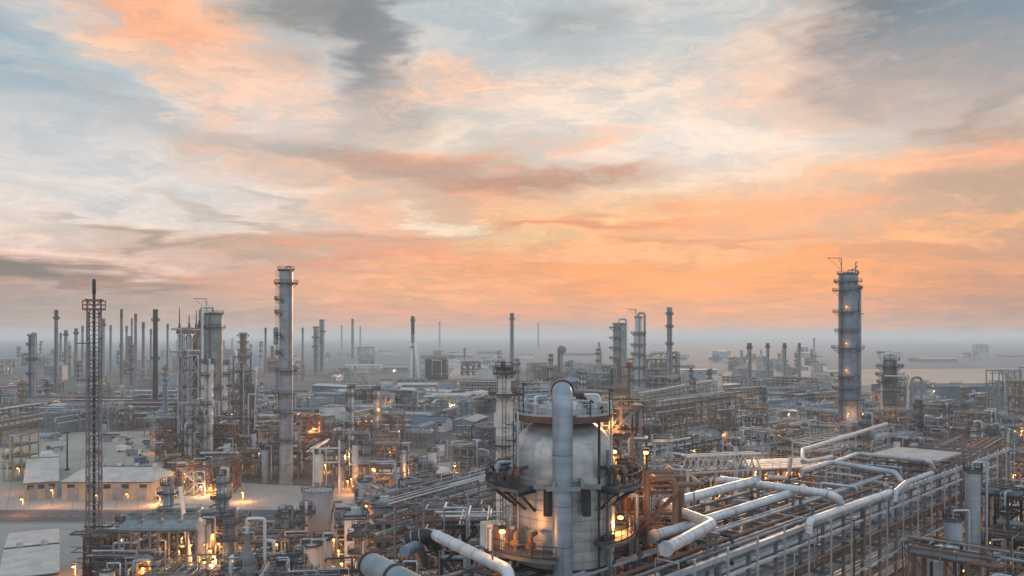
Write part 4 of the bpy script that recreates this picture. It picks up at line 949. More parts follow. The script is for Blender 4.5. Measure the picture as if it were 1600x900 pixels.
# second, browner rack above right; bridges behind
pipe_rack('rusty brown pipe rack climbing to the right edge', Vector((71.5, 132.8, 0)) - V * 6 - U * 2, 90, 9, [14, 17.5, 21, 24.5], 6, 7, 'brown_paint', math.atan2(56, 44.8), seed=12, pipemats=('rust_steel', 'brown_paint', 'silver_cladding', 'red_oxide_paint', 'galvanised_steel'), w=.4)
pipe_rack('greenish long pipe bridge behind the reactor deck', Q(1010, 640, 9), 150, 6, [6, 9], 9, 6, 'grey_green_paint', math.atan2(138, 75), seed=13, w=.5)
pipe_rack('brownish long pipe rack under the greenish pipe bridge', Q(1036, 668, 11), 80, 8, [6, 8.5, 11], 7, 8, 'brown_paint', math.atan2(56, 46), seed=14, w=.4)
pipe_rack('grey four-tier pipe rack between the switch house and reactor', Vector((-22.5, 160, 0)), 60, 8, [8.5, 11.5, 14.5, 17.5], 6.2, 8, 'mid_steel', math.atan2(38, 22.2), seed=15, w=.34)
pipe_rack('pale two-tier pipe rack below the tall blue-grey column', Vector((96, 262, 0)), 70, 8, [9, 13, 16], 6.5, 7, 'galvanised_steel', .82, seed=16)
# open shed lit orange, stair tower, truss
t = thing('open_shed', 'open-sided shed with a pale flat roof glowing orange inside', 'shed', Vector((69, 214, 0)), .25)
fr = MB()
for i in range(5):
    for j in range(3): fr.box((-10 + i * 5, -6 + j * 6, 8.5), (.4, .4, 17))
for z in (8, 13, 16.6):
    for j in range(3): fr.bar((-10, -6 + j * 6, z), (10, -6 + j * 6, z), .3, .4)
part('frame', fr, 'brown_paint', t); part('roof', MB().box((0, 0, 17.2), (22, 14, .4)), 'pale_roof', t); part('deck', MB().box((0, 0, 8.2), (21, 13, .2)), 'grating_deck', t)
part('railing', MB().rail([(-10.5, -6.5, 17.4), (10.5, -6.5, 17.4), (10.5, 6.5, 17.4), (-10.5, 6.5, 17.4), (-10.5, -6.5, 17.4)], .09), 'ochre_paint', t)
process_frame('slim pale stair tower left of the white lattice truss', Vector((31, 172, 0)), 1, 1, 3.4, 3.4, [4, 8, 12, 16, 20, 24, 28], 'galvanised_steel', seed=8, pipes=3, brace=.8, cat='stair tower')
t = thing('lattice_truss', 'white lattice truss bridge beside the slim pale stair tower', 'truss', Vector((37, 176, 0)), .3)
tr = MB()
for y in (0, 2.4):
    tr.bar((0, y, 21), (18, y, 21), .35); tr.bar((0, y, 24.4), (18, y, 24.4), .35)
    for i in range(6): tr.bar((i * 3, y, 21), (i * 3 + 1.5, y, 24.4), .25); tr.bar((i * 3 + 1.5, y, 24.4), (i * 3 + 3, y, 21), .25)
part('lattice_frame', tr, 'off_white_paint', t)
for x in (0.2, 17.8):
    part('leg', MB().bar((x, 0, 0), (x, 0, 21), .45).bar((x, 2.4, 0), (x, 2.4, 21), .45), 'off_white_paint', t)
part('deck', MB().box((9, 1.2, 21.3), (18, 2.2, .15)), 'grating_deck', t)
# lower right: two silver vessels, pan-topped drum
vertical_drum('nearer and shorter of two upright silver vessels at lower right', Vector((60.5, 114, 0)), 2.2, 23.5, 'blue_grey_light', leg=1)
vertical_drum('taller of two upright silver vessels, beside the rusty brown rack', Vector((67.0, 121, 0)), 2.1, 29, 'column_cladding', leg=1)
vertical_drum('squat open-rimmed vessel with a pale rim left of two silver vessels', Vector((54.5, 108, 0)), 4.2, 16, 'grey_paint', leg=5, rail=False)
# big ducts at the bottom centre-left
pipe_thing('great grey-green duct with dark rings at the bottom centre', [Q(578, 882, 29), Q(660, 926, 29), Q(785, 1004, 29)], 1.15, 'duct_paint', 32, joints=0, name='duct', cat='duct')
d_ = bpy.data.objects['duct']
a_, b_ = Q(578, 882, 29) - d_.location, Q(660, 926, 29) - d_.location
for f_ in (.02, .52, .98): q_ = a_.lerp(b_, f_); e_ = (b_ - a_).normalized(); part('ring', MB().tube([q_ - e_ * .18, q_ + e_ * .18], 1.27, 32), 'soot_black', d_)
pipe_thing('thick white pipe slanting down toward the base of the reactor', [Q(676, 834, 27), Q(684, 838, 30), Q(796, 892, 30), Q(796, 892, 30) + Vector((0, 0, -9))], .55, 'white_pipe', 24, joints=2.6, bend=1.0)
pipe_thing('dark elbow duct bending down beside the thick white pipe', [Q(636, 842, 28.5), Q(668, 836, 29), Q(682, 858, 26.5), Q(682, 858, 10)], .8, 'dark_steel', 22, bend=2.6, joints=2.2, name='elbow_duct', cat='duct')
pipe_thing('second dark elbow duct tucked inside the first dark elbow', [Q(632, 862, 28), Q(652, 852, 28), Q(662, 880, 25), Q(662, 880, 8)], .6, 'blue_grey_paint', 20, bend=1.8, joints=2.0, name='elbow_duct', cat='duct')
hall('tiny white-roofed analyser cabin near the thick white pipe', Q(745, 905, 20) - Vector((0, -1.5, 0)), 3.2, 3, 2.4, 0, 'white_paint', 'white_paint', .1, 1, 1, name='analyser_cabin', cat='cabin', slope='flat')
cab = bpy.data.objects['analyser_cabin']
process_frame('dark steel stand carrying the tiny analyser cabin', Vector((cab.location.x, cab.location.y + .3, 0)), 2, 1, 2.4, 4.0, [6, 12, 19.75], 'dark_steel', seed=19, pipes=5, deckp=1.0, rz=.1)
# orange-lit valve stand right behind the reactor
t = process_frame('orange-lit valve stand rising right behind the reactor', Vector((12.9, 100, 0)), 2, 1, 2.3, 3.0, [12, 24, 32, 38, 41.5], 'mid_steel', seed=31, pipes=34, rsc=.6, brace=.3, pipemats=('brown_paint', 'brown_paint', 'galvanised_steel', 'rust_steel'), deckp=1, cat='valve stand')
part('post', MB().bar((1.0, -1.0, 41), (1.0, -1.0, 46.5), .22).lathe([(.1, 46.2), (.35, 46.3), (.3, 46.9)], 10, (1.0, -1.0, 0)), 'rust_steel', t)
process_frame('dense rust-coloured valve frame at the right flank of the reactor', Vector((14.6, 88, 0)), 2, 2, 2.6, 2.8, [18, 22, 26, 30, 34], 'rust_steel', seed=32, pipes=70, rsc=.7, brace=.5, deckp=.8, pipemats=('rust_steel', 'brown_paint', 'mid_steel', 'brown_paint', 'galvanised_steel'))
process_frame('cluttered dark frame at the left flank of the reactor', Vector((-5.2, 92, 0)), 2, 2, 2.6, 2.8, [10, 16, 21, 26, 29.5], 'dark_steel', seed=33, pipes=60, rsc=.7, brace=.5, deckp=.8)
# ------------------------------------------------------------------ the crowded plant between the landmarks
TAKEN = []      # (x, y, r)
for o in list(bpy.data.objects):
    if o.parent is None and o.get('category') and o.get('category') not in ('pipe', 'pipe rack', 'lamp', 'duct'):
        TAKEN.append((o.location.x, o.location.y, 5.0))
TAKEN += [(4.9, 80, 9), ((166 - 800) / F * 253, 262, 17), ((67 - 800) / F * 260, 260, 9), ((67 - 800) / F * 284, 284, 9), ((67 - 800) / F * 305, 305, 9), ((50 - 800) / F * 150, 150, 9), ((50 - 800) / F * 172, 172, 9)]
for k in range(0, 132, 5):
    for w_ in (2, 8, 14): p = RO + U * k + V * w_; TAKEN.append((p.x, p.y, 4))
def free(x, y, r):
    for a, b, c in TAKEN:
        if (a - x) ** 2 + (b - y) ** 2 < (r + c) ** 2 * .8: return False
    return True
MATWORD = {'mid_steel': 'grey', 'dark_steel': 'dark', 'rust_steel': 'rusty', 'brown_paint': 'brown', 'galvanised_steel': 'pale grey', 'red_oxide_paint': 'red', 'grey_green_paint': 'grey-green', 'ochre_paint': 'ochre', 'silver_cladding': 'silver', 'pale_cladding': 'pale', 'blue_grey_paint': 'blue-grey', 'grey_paint': 'grey', 'off_white_paint': 'off-white', 'white_paint': 'white', 'blue_grey_light': 'light blue-grey', 'navy_roof': 'navy-roofed', 'pale_roof': 'pale-roofed', 'grey_roof': 'grey-roofed', 'teal_paint': 'teal'}
NUM = {1: 'one', 2: 'two', 3: 'three', 4: 'four', 5: 'five', 6: 'six', 7: 'seven'}
def mk(kind, p, rz, g, pal, sc=1.0, lamp=0.0, tall=1.0):
    s_ = g.randrange(10 ** 6); top = 6
    if kind == 'frame':
        nx, ny = g.choice(((2, 1), (3, 1), (2, 2), (3, 2))); n = g.choice((2, 3, 3, 4)); lv = []; z = 0
        for _ in range(n): z += g.uniform(3.6, 5.2) * tall; lv.append(round(z, 2))
        m_ = g.choice(pal); b = g.uniform(3.4, 5.2) * sc
        process_frame('*%s open steel frame of %s tiers' % (MATWORD[m_], NUM[n]), p, nx, ny, b, b, lv, m_, rz=rz, seed=s_, pipes=g.randrange(34, 52) if p.y < 260 else g.randrange(18, 28) if p.y < 450 else g.randrange(10, 16), rsc=.72 if p.y < 260 else .9, pipemats=('rust_steel', 'brown_paint', 'red_oxide_paint', 'mid_steel', 'galvanised_steel', 'rust_steel', 'ochre_paint') if 'red_oxide_paint' in pal else ('dark_steel', 'mid_steel', 'grey_paint', 'galvanised_steel', 'rust_steel', 'brown_paint', 'silver_cladding', 'dark_steel') if p.y < 260 else ('silver_cladding', 'grey_paint', 'mid_steel', 'galvanised_steel', 'rust_steel', 'dark_steel', 'brown_paint', 'off_white_paint'), brace=g.choice((.1, .3, .5)))
        if p.y < 520:
            zz = g.choice(lv[:-1]) + .4; q = g.random()
            if q < .5: horizontal_drum('*%s drum up on a steel frame deck' % 'silver', p + Vector((0, 0, zz)), 1.7 * sc, nx * b * .6, 'silver_cladding', rz, stand=.5)
            elif q < .8: heat_exchanger('*red-headed exchanger up on a steel frame deck', p + Vector((0, 0, zz)), 1.1 * sc, nx * b * .6, 'silver_cladding', 'red_oxide_paint', rz, 1)
        if p.y < 420 and g.random() < .45: vertical_drum('*%s upright drum at a frame corner' % 'silver', p + Vector((math.cos(rz), math.sin(rz), 0)) * (nx * b / 2 + 1.8), g.uniform(1.4, 2.4), lv[-1] * g.uniform(.6, 1.1), 'silver_cladding', leg=1)
        top = lv[-1]
    elif kind == 'rack':
        n = g.choice((2, 3)); z0 = g.uniform(4.5, 7) * tall; lv = [z0 + 2.6 * i for i in range(n)]; L = g.uniform(26, 48) * sc; m_ = g.choice(pal)
        d = Vector((math.cos(rz), math.sin(rz), 0))
        pipe_rack('*%s pipe rack of %s tiers' % (MATWORD[m_], NUM[n]), p - d * L / 2, L, g.uniform(5, 8), lv, g.uniform(5, 6.5), g.randrange(5, 8), m_, rz, s_); top = lv[-1]
    elif kind == 'drum':
        m_ = g.choice(('silver_cladding', 'pale_cladding', 'blue_grey_light', 'off_white_paint')); m_ = g.choice(('grey_paint', 'grey_green_paint', 'mid_steel')) if p.y < 240 else m_; horizontal_drum('*%s horizontal drum on saddles' % MATWORD[m_], p, g.uniform(2.2, 3.4) * sc, g.uniform(7, 12) * sc, m_, rz)
    elif kind == 'exch': heat_exchanger('*stacked silver exchanger with red heads', p, g.uniform(1.1, 1.6), g.uniform(6, 8.5), 'silver_cladding', g.choice(('red_oxide_paint', 'rust_steel')), rz, g.choice((1, 2)))
    elif kind == 'cooler':
        n = g.choice((3, 4, 5)); m_ = g.choice(('grey_green_paint', 'blue_grey_paint', 'grey_paint')); air_cooler('*%s air cooler with %s fans' % (MATWORD[m_], NUM[n]), p, n, 4.2 * sc, 6.5 * sc, g.uniform(8, 12) * tall, m_, rz); top = 12
    elif kind == 'column':
        m_ = g.choice(('silver_cladding', 'pale_cladding', 'grey_paint', 'blue_grey_paint')); h = g.uniform(16, 30) * tall; d = g.uniform(1.8, 3.2) * sc
        pl = [(h * f, g.choice((0, 90, 120)), g.choice((300, 330, 360)), 1.3) for f in (.9, .68, .45)]
        column('*%s column with ringed platforms' % MATWORD[m_], p, d, h, m_, pl, (g.uniform(-120, 60), d * .12 + .08, 3, g.choice(('grey_paint', 'silver_cladding'))), n=16); top = h
    elif kind == 'vdrum':
        m_ = g.choice(('silver_cladding', 'pale_cladding', 'blue_grey_light', 'off_white_paint')); vertical_drum('*%s upright drum' % MATWORD[m_], p, g.uniform(1.8, 3.4), g.uniform(7, 13) * tall, m_)
    elif kind == 'furnace':
        m_ = g.choice(('grey_paint', 'rust_steel', 'blue_grey_paint')); furnace('*%s box furnace with a stubby stack' % MATWORD[m_], p, 9 * sc, 7 * sc, 13 * tall, g.uniform(14, 24) * tall, m_, rz); top = 14
    elif kind == 'shed':
        m_ = g.choice(('navy_roof', 'navy_roof', 'grey_roof', 'pale_roof')); wl = g.choice(('blue_grey_paint', 'grey_paint', 'off_white_paint', 'teal_paint'))
        hall('*%s low shed with %s walls' % (MATWORD[m_], MATWORD[wl]), p, g.uniform(18, 36) * sc, g.uniform(10, 16) * sc, g.uniform(4, 6.5), g.uniform(1, 2.2), wl, m_, rz, 2, 4, name='shed', cat='shed', vents=g.choice((0, 3)))
    elif kind == 'tank':
        m_ = g.choice(('pale_cladding', 'off_white_paint', 'blue_grey_light', 'white_paint')); storage_tank('*%s round storage tank' % MATWORD[m_], p, g.uniform(10, 18) * sc, g.uniform(7, 11), m_, g.choice(('grey_roof', 'pale_roof')))
    elif kind == 'pump': pump('*small blue pump on a plinth', p, rz)
    if g.random() < lamp:
        d = Vector((-p.x, -p.y, 0)).normalized(); q = p + d * (6 * sc) + Vector((g.uniform(-3, 3), 0, 0))
        h = g.uniform(.25, .8) * top
        LAMPS.append((q, max(2.5, h)))
LAMPS = []
def fill(seed, px0, px1, b0, b1, n, kinds, pal, ang, rr=8.0, sc=1.0, lamp=.2, tall=1.0, tries=40):
    """n things standing where photo columns px0..px1 meet ground rows b0..b1"""
    g = random.Random(seed); ks = [k for k, w in kinds for _ in range(w)]
    ya, yb = 65000 / (b1 - 525.0), 65000 / (b0 - 525.0)
    for _ in range(n):
        for _t in range(tries):
            y = ya + (yb - ya) * g.random() ** 1.3; px = g.uniform(px0, px1); x = (px - 800) / F * y; k = g.choice(ks); r = rr * {'rack': .9, 'pump': .3, 'vdrum': .45, 'column': .5, 'exch': .6, 'drum': .8, 'shed': 1.7, 'tank': 1.3}.get(k, 1.0) * sc
            if free(x, y, r):
                TAKEN.append((x, y, r)); mk(k, Vector((x, y, 0)), ang + g.choice((0, 0, PI / 2)) + g.uniform(-.03, .03), g, pal, sc, lamp, tall); break
GREY = ['mid_steel', 'brown_paint', 'grey_green_paint', 'galvanised_steel', 'dark_steel', 'galvanised_steel', 'blue_grey_light']
RUST = ['rust_steel', 'brown_paint', 'red_oxide_paint', 'mid_steel', 'rust_steel']
# foreground, left of the reactor
fill(1, 165, 430, 850, 1080, 46, [('frame', 5), ('drum', 2), ('vdrum', 2), ('exch', 2), ('column', 1)], ['dark_steel', 'grey_green_paint', 'mid_steel', 'rust_steel'], .05, 4.4, .78, 1.0, .6)
fill(2, 400, 600, 870, 1100, 40, [('frame', 5), ('drum', 2), ('vdrum', 2), ('exch', 2), ('column', 1)], ['dark_steel', 'mid_steel', 'rust_steel', 'grey_green_paint'], .15, 4.6, .78, .95, .62)
fill(3, 560, 800, 800, 1150, 34, [('frame', 5), ('drum', 2), ('vdrum', 2), ('exch', 2)], GREY + ['rust_steel'], .55, 5.2, .8, .55, .8)
# foreground right, beyond and under the rack
fill(4, 980, 1260, 740, 960, 40, [('frame', 6), ('drum', 2), ('vdrum', 2), ('exch', 2), ('column', 1), ('cooler', 1)], GREY + ['brown_paint'], UA, 5.4, .85, .5, .95)
fill(56, 1445, 1640, 800, 1000, 20, [('frame', 7), ('vdrum', 2), ('exch', 1)], ['dark_steel', 'rust_steel', 'brown_paint', 'mid_steel'], UA, 4.0, .75, .7, 1.15)
fill(55, 1420, 1700, 960, 1240, 30, [('frame', 8), ('vdrum', 1)], ['dark_steel', 'rust_steel', 'brown_paint', 'mid_steel'], UA, 4.2, .8, .9, 1.5)
fill(5, 1400, 1680, 770, 1010, 40, [('frame', 5), ('drum', 2), ('vdrum', 3), ('exch', 3), ('pump', 1)], ['dark_steel', 'rust_steel', 'brown_paint', 'dark_steel', 'mid_steel'], UA, 5.0, .85, .8, .85)
fill(6, 1240, 1480, 710, 790, 18, [('frame', 6), ('drum', 2), ('vdrum', 3), ('column', 1), ('exch', 1)], ['mid_steel', 'brown_paint', 'galvanised_steel', 'dark_steel'], UA, 5.4, .85, .5, .95)
# rusty lamp-lit unit round the tall silver column
fill(7, 345, 620, 692, 768, 44, [('frame', 9), ('vdrum', 2), ('exch', 2), ('rack', 2), ('column', 1)], RUST, .04, 5.0, .85, .8, .95)
fill(77, 262, 352, 696, 772, 24, [('frame', 6), ('vdrum', 2), ('exch', 2), ('column', 1)], RUST + ['mid_steel', 'galvanised_steel'], .04, 4.6, .8, .6, .8)
# grey units behind it
fill(8, 255, 470, 630, 705, 52, [('frame', 7), ('rack', 4), ('cooler', 2), ('vdrum', 1), ('column', 2), ('furnace', 1)], GREY + ['brown_paint'], .0, 6.2, 1.05, .3, 1.05)
fill(9, 20, 265, 612, 676, 48, [('rack', 6), ('frame', 4), ('shed', 2), ('cooler', 2), ('drum', 1), ('column', 1), ('tank', 1)], GREY + ['brown_paint'], .0, 6.8, 1.1, .2, .9)
# sheds and racks, centre
fill(10, 480, 765, 612, 702, 60, [('shed', 4), ('rack', 5), ('frame', 3), ('cooler', 1), ('tank', 1)], GREY + ['blue_grey_paint', 'rust_steel'], -.25, 6.0, 1.0, .2, .8)
fill(11, 500, 800, 556, 608, 26, [('shed', 4), ('frame', 2), ('tank', 2), ('rack', 1)], GREY, .1, 14, 1.6, .05, .9)
# behind the reactor
fill(12, 800, 1060, 582, 650, 54, [('frame', 6), ('column', 2), ('rack', 3), ('tank', 1), ('cooler', 1), ('furnace', 1)], GREY + ['brown_paint'], .7, 7.8, 1.3, .12, 1.15)
fill(13, 800, 1060, 650, 745, 36, [('frame', 5), ('rack', 4), ('drum', 2), ('cooler', 2), ('vdrum', 1)], GREY, UA, 5.6, 1.0, .3, .8)
fill(14, 1050, 1310, 600, 668, 46, [('frame', 4), ('rack', 5), ('shed', 1), ('cooler', 2), ('tank', 1), ('column', 1)], GREY + ['off_white_paint'], .75, 7.0, 1.1, .22, .8)
fill(15, 1060, 1330, 660, 735, 40, [('frame', 5), ('rack', 4), ('drum', 1), ('cooler', 2), ('vdrum', 1), ('exch', 1)], GREY + ['off_white_paint', 'brown_paint'], UA, 5.4, .95, .35, .85)
fill(16, 1345, 1640, 618, 735, 64, [('frame', 5), ('rack', 4), ('drum', 1), ('cooler', 1), ('column', 1), ('tank', 1), ('vdrum', 1)], GREY + ['brown_paint', 'rust_steel'], UA, 5.8, 1.0, .3, .85)
# far units on the skyline, left
fill(17, -20, 470, 556, 606, 60, [('frame', 4), ('column', 3), ('tank', 2), ('furnace', 2), ('shed', 1)], GREY + ['teal_paint', 'blue_grey_paint'], .1, 16, 2.0, .03, 1.35)
fill(18, 1150, 1300, 566, 604, 12, [('furnace', 2), ('frame', 3), ('tank', 1)], GREY, .2, 14, 1.6, .03, .9)
fill(20, 720, 1300, 562, 596, 34, [('frame', 4), ('shed', 2), ('tank', 2), ('column', 1)], GREY, .2, 12, 1.5, .05, .9)
fill(19, 470, 1640, 553, 566, 20, [('shed', 3), ('tank', 3), ('frame', 1)], GREY, .1, 30, 3.0, 0, 1.3)
# special sheds and skyline clumps
def far_shed(label, px, by, L, D, h, rise, roof, wall, rz): hall(label, Q(px, by), L, D, h, rise, wall, roof, rz, 3, 6, name='shed', cat='shed')
far_shed('very long shed with a pale roof edge running diagonally mid-picture', 598, 622, 150, 16, 8, 1.4, 'pale_roof', 'navy_wall', -.62)
far_shed('broad pale-roofed shed above a blue wall left of pinkish column', 735, 640, 60, 22, 9, 2.2, 'pale_roof', 'teal_paint', -.15)
far_shed('long dark blue shed by the sand right of dark crowned column', 1490, 622, 120, 30, 10, 1.5, 'navy_roof', 'navy_wall', .02)
far_shed('pale blue block building at the edge of the far sand', 1085, 596, 46, 20, 13, 1, 'pale_roof', 'blue_grey_light', 0)
far_shed('dark low shed left of the tall blue-grey column base', 1245, 622, 60, 18, 8, 1.2, 'navy_roof', 'teal_paint', .05)
process_frame('dark platform tower at the right edge above the brown rack', Q(1568, 668), 2, 2, 6, 6, [8, 16, 24, 31], 'grey_green_paint', seed=71, pipes=12, brace=.5, cat='steel tower', w=.5)
process_frame('brown narrow tower frame touching the right edge', Q(1594, 690), 1, 2, 5, 5, [7, 14, 21, 28], 'brown_paint', seed=72, pipes=8, brace=.5, cat='steel tower', w=.5)
# white goalpost-like frame in the rusty unit
single('portal_gantry', MB().bar((-4, 0, 0), (-4, 0, 15), .5).bar((4, 0, 0), (4, 0, 17), .55).bar((-4, 0, 14.5), (4, 0, 14.5), .45).bar((-4, 0, 10), (4, 0, 10), .35).bar((-2, 0, 0), (-2, 0, 14.5), .35), 'off_white_paint', 'white goalpost-like portal frame in the rusty lamp-lit unit', 'portal frame', Q(510, 772), .1)
single('white_post', MB().tube([(0, 0, 0), (-2.6, 0, 19)], .42, 10), 'white_paint', 'white leaning post sticking out of the dark front units', 'post', Q(301, 905))
t = thing('hopper_vessel', 'grey cone-topped upright vessel at the bottom among dark units', 'vessel', Q(386, 985))
part('shell', MB().lathe([(1.7, 0), (1.7, 11.5), (.45, 14.6), (.45, 16.5)], 24), 'grey_paint', t); part('pipe', MB().tube([(0, 0, 16), (0, 0, 19), (3, 0, 19), (3, 0, 6)], .28, 8), 'pale_cladding', t); part('railing', MB().arc_rail(1.8, 0, 2 * PI, 11.5, .07, 1.1, 14), 'mid_steel', t)
air_cooler('wide dark grey-green air cooler bank left of the leaning white post', Q(255, 935, 0), 4, 3.6, 5.0, 13.5, 'grey_green_paint', .03)

# ------------------------------------------------------------------ vehicles and cabins standing in the pale yard
def truck(label, loc, rz, mat):
    t = thing('parked_truck', label, 'truck', loc, rz, 'trucks parked in the pale yard')
    part('cargo_box', MB().box((-1.2, 0, 1.75), (4.6, 2.2, 2.1)), mat, t); cb = part('cab', MB().add([(1.3, -1.05, .6), (3.2, -1.05, .6), (3.2, 1.05, .6), (1.3, 1.05, .6), (1.3, -1.0, 2.4), (2.6, -1.0, 2.4), (2.6, 1.0, 2.4), (1.3, 1.0, 2.4)], [(3, 2, 1, 0), (4, 5, 6, 7), (0, 1, 5, 4), (1, 2, 6, 5), (2, 3, 7, 6), (3, 0, 4, 7)]), 'white_paint', t)
    part('windscreen', MB().add([(3.09, -.9, 1.0 + .35), (3.09, .9, 1.35), (2.74, .9, 2.2), (2.74, -.9, 2.2)], [(0, 1, 2, 3)]), 'glass_dark', cb)
    part('chassis', MB().box((.1, 0, .62), (6.2, 1.0, .25)), 'dark_steel', t)
    for x in (-2.4, 2.3):
        for y in (-1, 1): part('wheel', MB().lathe([(.15, -.15), (.45, -.14), (.45, .14), (.15, .15)], 14, (x, y, .45), 'Y'), 'soot_black', t)
for k, (px, by, rz, m_, lb) in enumerate(((196, 706, .2, 'white_paint', 'white truck parked in the yard right of the mast'), (211, 712, .15, 'grey_paint', 'grey boxed truck parked beside the white truck'), (222, 724, 1.4, 'blue_paint', 'blue boxed truck parked near the tower foot'), (20, 712, 1.2, 'white_paint', 'white truck at the far left yard edge'), (262, 778, .1, 'off_white_paint', 'pale truck parked past the slanted warehouse end'), (690, 742, .5, 'white_paint', 'white truck on the bare patch left of the reactor'))):
    truck(lb, Q(px, by), rz, m_)
for k, (px, by, L, lb) in enumerate(((170, 690, 9, 'longer pale site cabin in the yard behind the mast'), (88, 688, 7, 'short pale site cabin left of the mast'), (236, 700, 6, 'pale site cabin by the foot of the spiked tower'), (650, 736, 8, 'pale site cabin on the bare patch left of the reactor'))):
    hall(lb, Q(px, by), L, 3, 2.8, 0, 'off_white_paint', 'pale_roof', .1, 1, 2, name='site_cabin', cat='cabin', slope='flat', group='site cabins in the yard')
g_ = random.Random(5)
for k in range(9):
    p = Q(g_.uniform(-10, 235), g_.uniform(682, 722))
    if free(p.x, p.y, 4): TAKEN.append((p.x, p.y, 4)); mk(g_.choice(('exch', 'drum', 'vdrum', 'exch')), p, g_.uniform(0, 3), g_, GREY, .8, 0, .5)
for k in range(10):
    p = Q(g_.uniform(625, 770), g_.uniform(716, 752))
    if free(p.x, p.y, 4): TAKEN.append((p.x, p.y, 4)); mk(g_.choice(('exch', 'drum', 'frame', 'vdrum')), p, g_.uniform(0, 3), g_, GREY, .7, 0, .5)
# ------------------------------------------------------------------ lamps
random.Random(3).shuffle(LAMPS)
for i_, (q, h) in enumerate(LAMPS[:252]): floodlight('*lit orange floodlight', q, (520 + 2.2 * q.y) if q.y < 400 else 1300, h, warm=(i_ % 3 == 1))
def lamp_at(px, py, z, lb, power=2500, warm=False, h=2.5):
    p = Q(px, py, z); floodlight(lb, Vector((p.x, p.y, max(0, z - h))), power, h if z > h else z, warm=warm)
lamp_at(153, 772, 4.4, 'lit lamp on the wall of the long warehouse, beside mast', 500, h=4.4); lamp_at(200, 770, 4.6, 'lit lamp on the long warehouse wall near its slanted end', 500, h=4.6)
lamp_at(83, 764, 5.0, 'lit lamp between the small cream warehouse and long warehouse', 900, h=5); lamp_at(36, 778, 4.5, 'lit yellow lamp at the foot of the three-tier rack', 1100, h=4.5); lamp_at(30, 730, 8, 'lit yellow lamp high on the three-tier rack', 900)
for px, by, pw in ((330, 772, 1400), (650, 750, 1400), (710, 738, 1000)): lamp_at(px, by - 12, Q(px, by).y * 12 / F, '*tall warm yard lamp on open ground', pw, h=Q(px, by).y * 12 / F)
lamp_at(250, 772, 3.0, 'bright orange lamp on open ground past the slanted warehouse end', 2600, h=3); lamp_at(118, 882, 3.2, 'bright orange lamp beside the pale store building', 2600, h=3.2)
lamp_at(380, 768, 3, 'bright orange lamp at the front of the rusty unit', 1500, h=3); lamp_at(1562, 806, 6, 'white-hot orange lamp among pipes by the right edge', 1800); lamp_at(1583, 802, 10, 'orange lamp close to the right edge under the dark frames', 1500); lamp_at(1550, 860, 4, 'low orange lamp on the ground at lower right corner', 2200, h=4)
for px, py, z, pw in ((1180, 735, 14, 1800), (1215, 740, 13, 1800), (1245, 738, 14, 1200)): lamp_at(px, py, z, '*orange lamp inside a shed', pw)
gl = random.Random(99)
for i in range(26): lamp_at(gl.uniform(170, 600), gl.uniform(835, 892), gl.uniform(5, 9), '*low amber lamp between dark pipes', 420, h=2.5)
for i in range(18): lamp_at(gl.uniform(1425, 1600), gl.uniform(770, 892), gl.uniform(8, 16), '*low amber lamp between dark pipes', 420, h=2.5)
# lamps that light the reactor and the columns
floodlight('orange floodlight on the lower reactor platform shining at the shell', Vector((-1.7, 72.6, 30.5)), 420, 2.6, az=rad(20)); floodlight('orange floodlight at the right flank of the reactor shell', Vector((11.2, 79.0, 29.0)), 700, 4.0, az=rad(180))
floodlight('orange floodlight up on the valve stand behind the reactor', Vector((11.5, 98, 38.2)), 700, 2.5); floodlight('orange floodlight beside the reactor dome', Vector((10.9, 81.5, 36.3)), 350, 2.6, az=rad(180))
for z in (33, 44.8, 61): floodlight('*platform lamp', c1 + Vector((-3.6, -6.6, z)), 220, 2.2, az=rad(60))
for dx, z in ((-3, 14), (3.5, 14)): floodlight('*red collar lamp', c1 + Vector((dx, -7.0, z)), 900, 2.2)
floodlight('orange lamp at the red collar of the dark crowned column', Vector((176, 384, 12)), 1500, 2.4)
for x_, y_, z_ in ((12.5, 86.5, 33), (13.2, 90, 24), (15.5, 85.5, 27.5), (14.5, 91, 36)): floodlight('*orange lamp in a rusty valve frame', Vector((x_, y_, z_)), 260, 1.6)
for s_, z in ((10, 11), (24, 12), (38, 10), (52, 12), (66, 11)): p = RO + U * (s_ + 20) + V * 17.5; floodlight('*orange lamp low under the rack', Vector((p.x, p.y, z - 3)), 700, 3)

# ------------------------------------------------------------------ labels of everything that was placed by kind
LM = [('lattice flare mast', 147, 880), ('long warehouse', 165, 790), ('pale store building', 46, 890), ('tall silver column', 447, 750), ('round-shouldered column', 333, 735), ('reactor', 880, 880), ('blue-grey tank', 497, 840), ('switch house', 597, 850), ('tall blue-grey column', 1325, 695), ('dark crowned column', 1392, 690), ('z-shaped white pipe', 1080, 840), ('bridging white pipe', 1210, 775), ('lone black chimney', 243, 650), ('brown ringed column', 380, 612), ('two far columns', 980, 630), ('olive-topped chimney', 1046, 630), ('four short chimneys', 1210, 602), ('dark cube building', 680, 594), ('very long shed', 598, 625), ('orange-lit shed', 1210, 745), ('two silver vessels', 1510, 870), ('tall far chimney', 800, 592), ('forked-leg chimney', 645, 592), ('edge blue-grey column', 50, 640), ('spiked tower', 290, 700), ('goalpost-like frame', 510, 772), ('leaning white post', 295, 890), ('cone-topped vessel', 386, 960), ('rusty brown rack', 1560, 740), ('pale rack roof', 1440, 735), ('white lattice truss', 1065, 740), ('thick white pipe', 735, 880), ('great duct', 600, 900), ('pinkish-grey column', 788, 790), ('joined far towers', 500, 585), ('dark blue shed', 1490, 622), ('pale blue block', 1085, 596), ('greenish pipe bridge', 1070, 650), ('dark platform tower', 1568, 668), ('small cream warehouse', 66, 740), ('lone far chimney', 551, 560)]
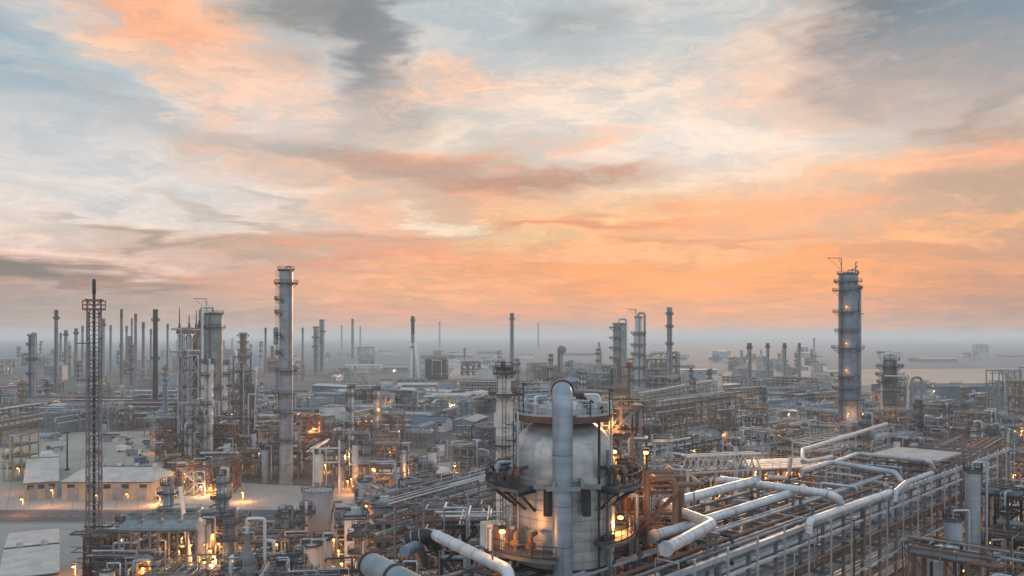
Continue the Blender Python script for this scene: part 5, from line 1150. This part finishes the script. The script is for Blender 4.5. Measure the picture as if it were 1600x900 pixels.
def auto_labels():
    info = {}
    for o, bs in PENDING:
        p = o.location
        gx, gy = PX(Vector((p.x, p.y, 0))); best = min(LM, key=lambda l: ((l[1] - gx) / 1.2) ** 2 + ((l[2] - gy) * 1.6) ** 2)
        dx = gx - best[1]; rel = 'left of' if dx < -30 else 'right of' if dx > 30 else 'behind' if gy < best[2] else 'in front of'
        bs = bs.replace('an open', 'open'); info.setdefault('%s %s the %s' % (bs, rel, best[0]), []).append((gx, o, gy, p.z))
    for lb in [k for k, L in info.items() if len(k.split()) + (3 if len(L) > 2 else 1 if len(L) > 1 else 0) > 16]:
        short = lb.replace(' of two tiers', '').replace(' of three tiers', '').replace(' of four tiers', '').replace('up on a steel frame deck', 'up on a frame').replace('on saddles ', '').replace(' at a frame corner', '').replace(' with ringed platforms', '').replace('with red heads', '').replace('  ', ' '); info.setdefault(short, []).extend(info.pop(lb)) if short != lb else None
    for lb, L in info.items():
        L.sort(key=lambda q: q[0]); n = len(L)
        ORD = ['', 'second', 'third', 'fourth', 'fifth', 'sixth', 'seventh', 'eighth', 'ninth', 'tenth']
        for i, (gx, o, gy, z) in enumerate(L):
            if n == 1: o['label'] = lb
            elif i == 0: o['label'] = lb + ', leftmost'
            elif i == n - 1: o['label'] = lb + ', rightmost'
            else: o['label'] = lb + ', %s from left' % ORD[min(i, 9)]
GROUPS = {'frame': 'open steel process frames', 'steel frame': 'open steel process frames', 'pipe rack': 'pipe racks across the plant', 'drum': 'drums of the plant', 'heat exchanger': 'stacked heat exchangers', 'air cooler': 'air cooler banks', 'column': 'distillation columns', 'shed': 'low sheds', 'tank': 'round storage tanks', 'furnace': 'box furnaces', 'chimney': 'chimneys on the skyline', 'pump': 'small pumps', 'trestle': 'pipe trestles'}
auto_labels()
for o in bpy.data.objects:
    if o.parent is None and o.get('category') in GROUPS and not o.get('group'): o['group'] = GROUPS[o['category']]

from collections import Counter
print('KINDS', Counter(o.name.split('.')[0] for o in bpy.data.objects if o.parent is None))
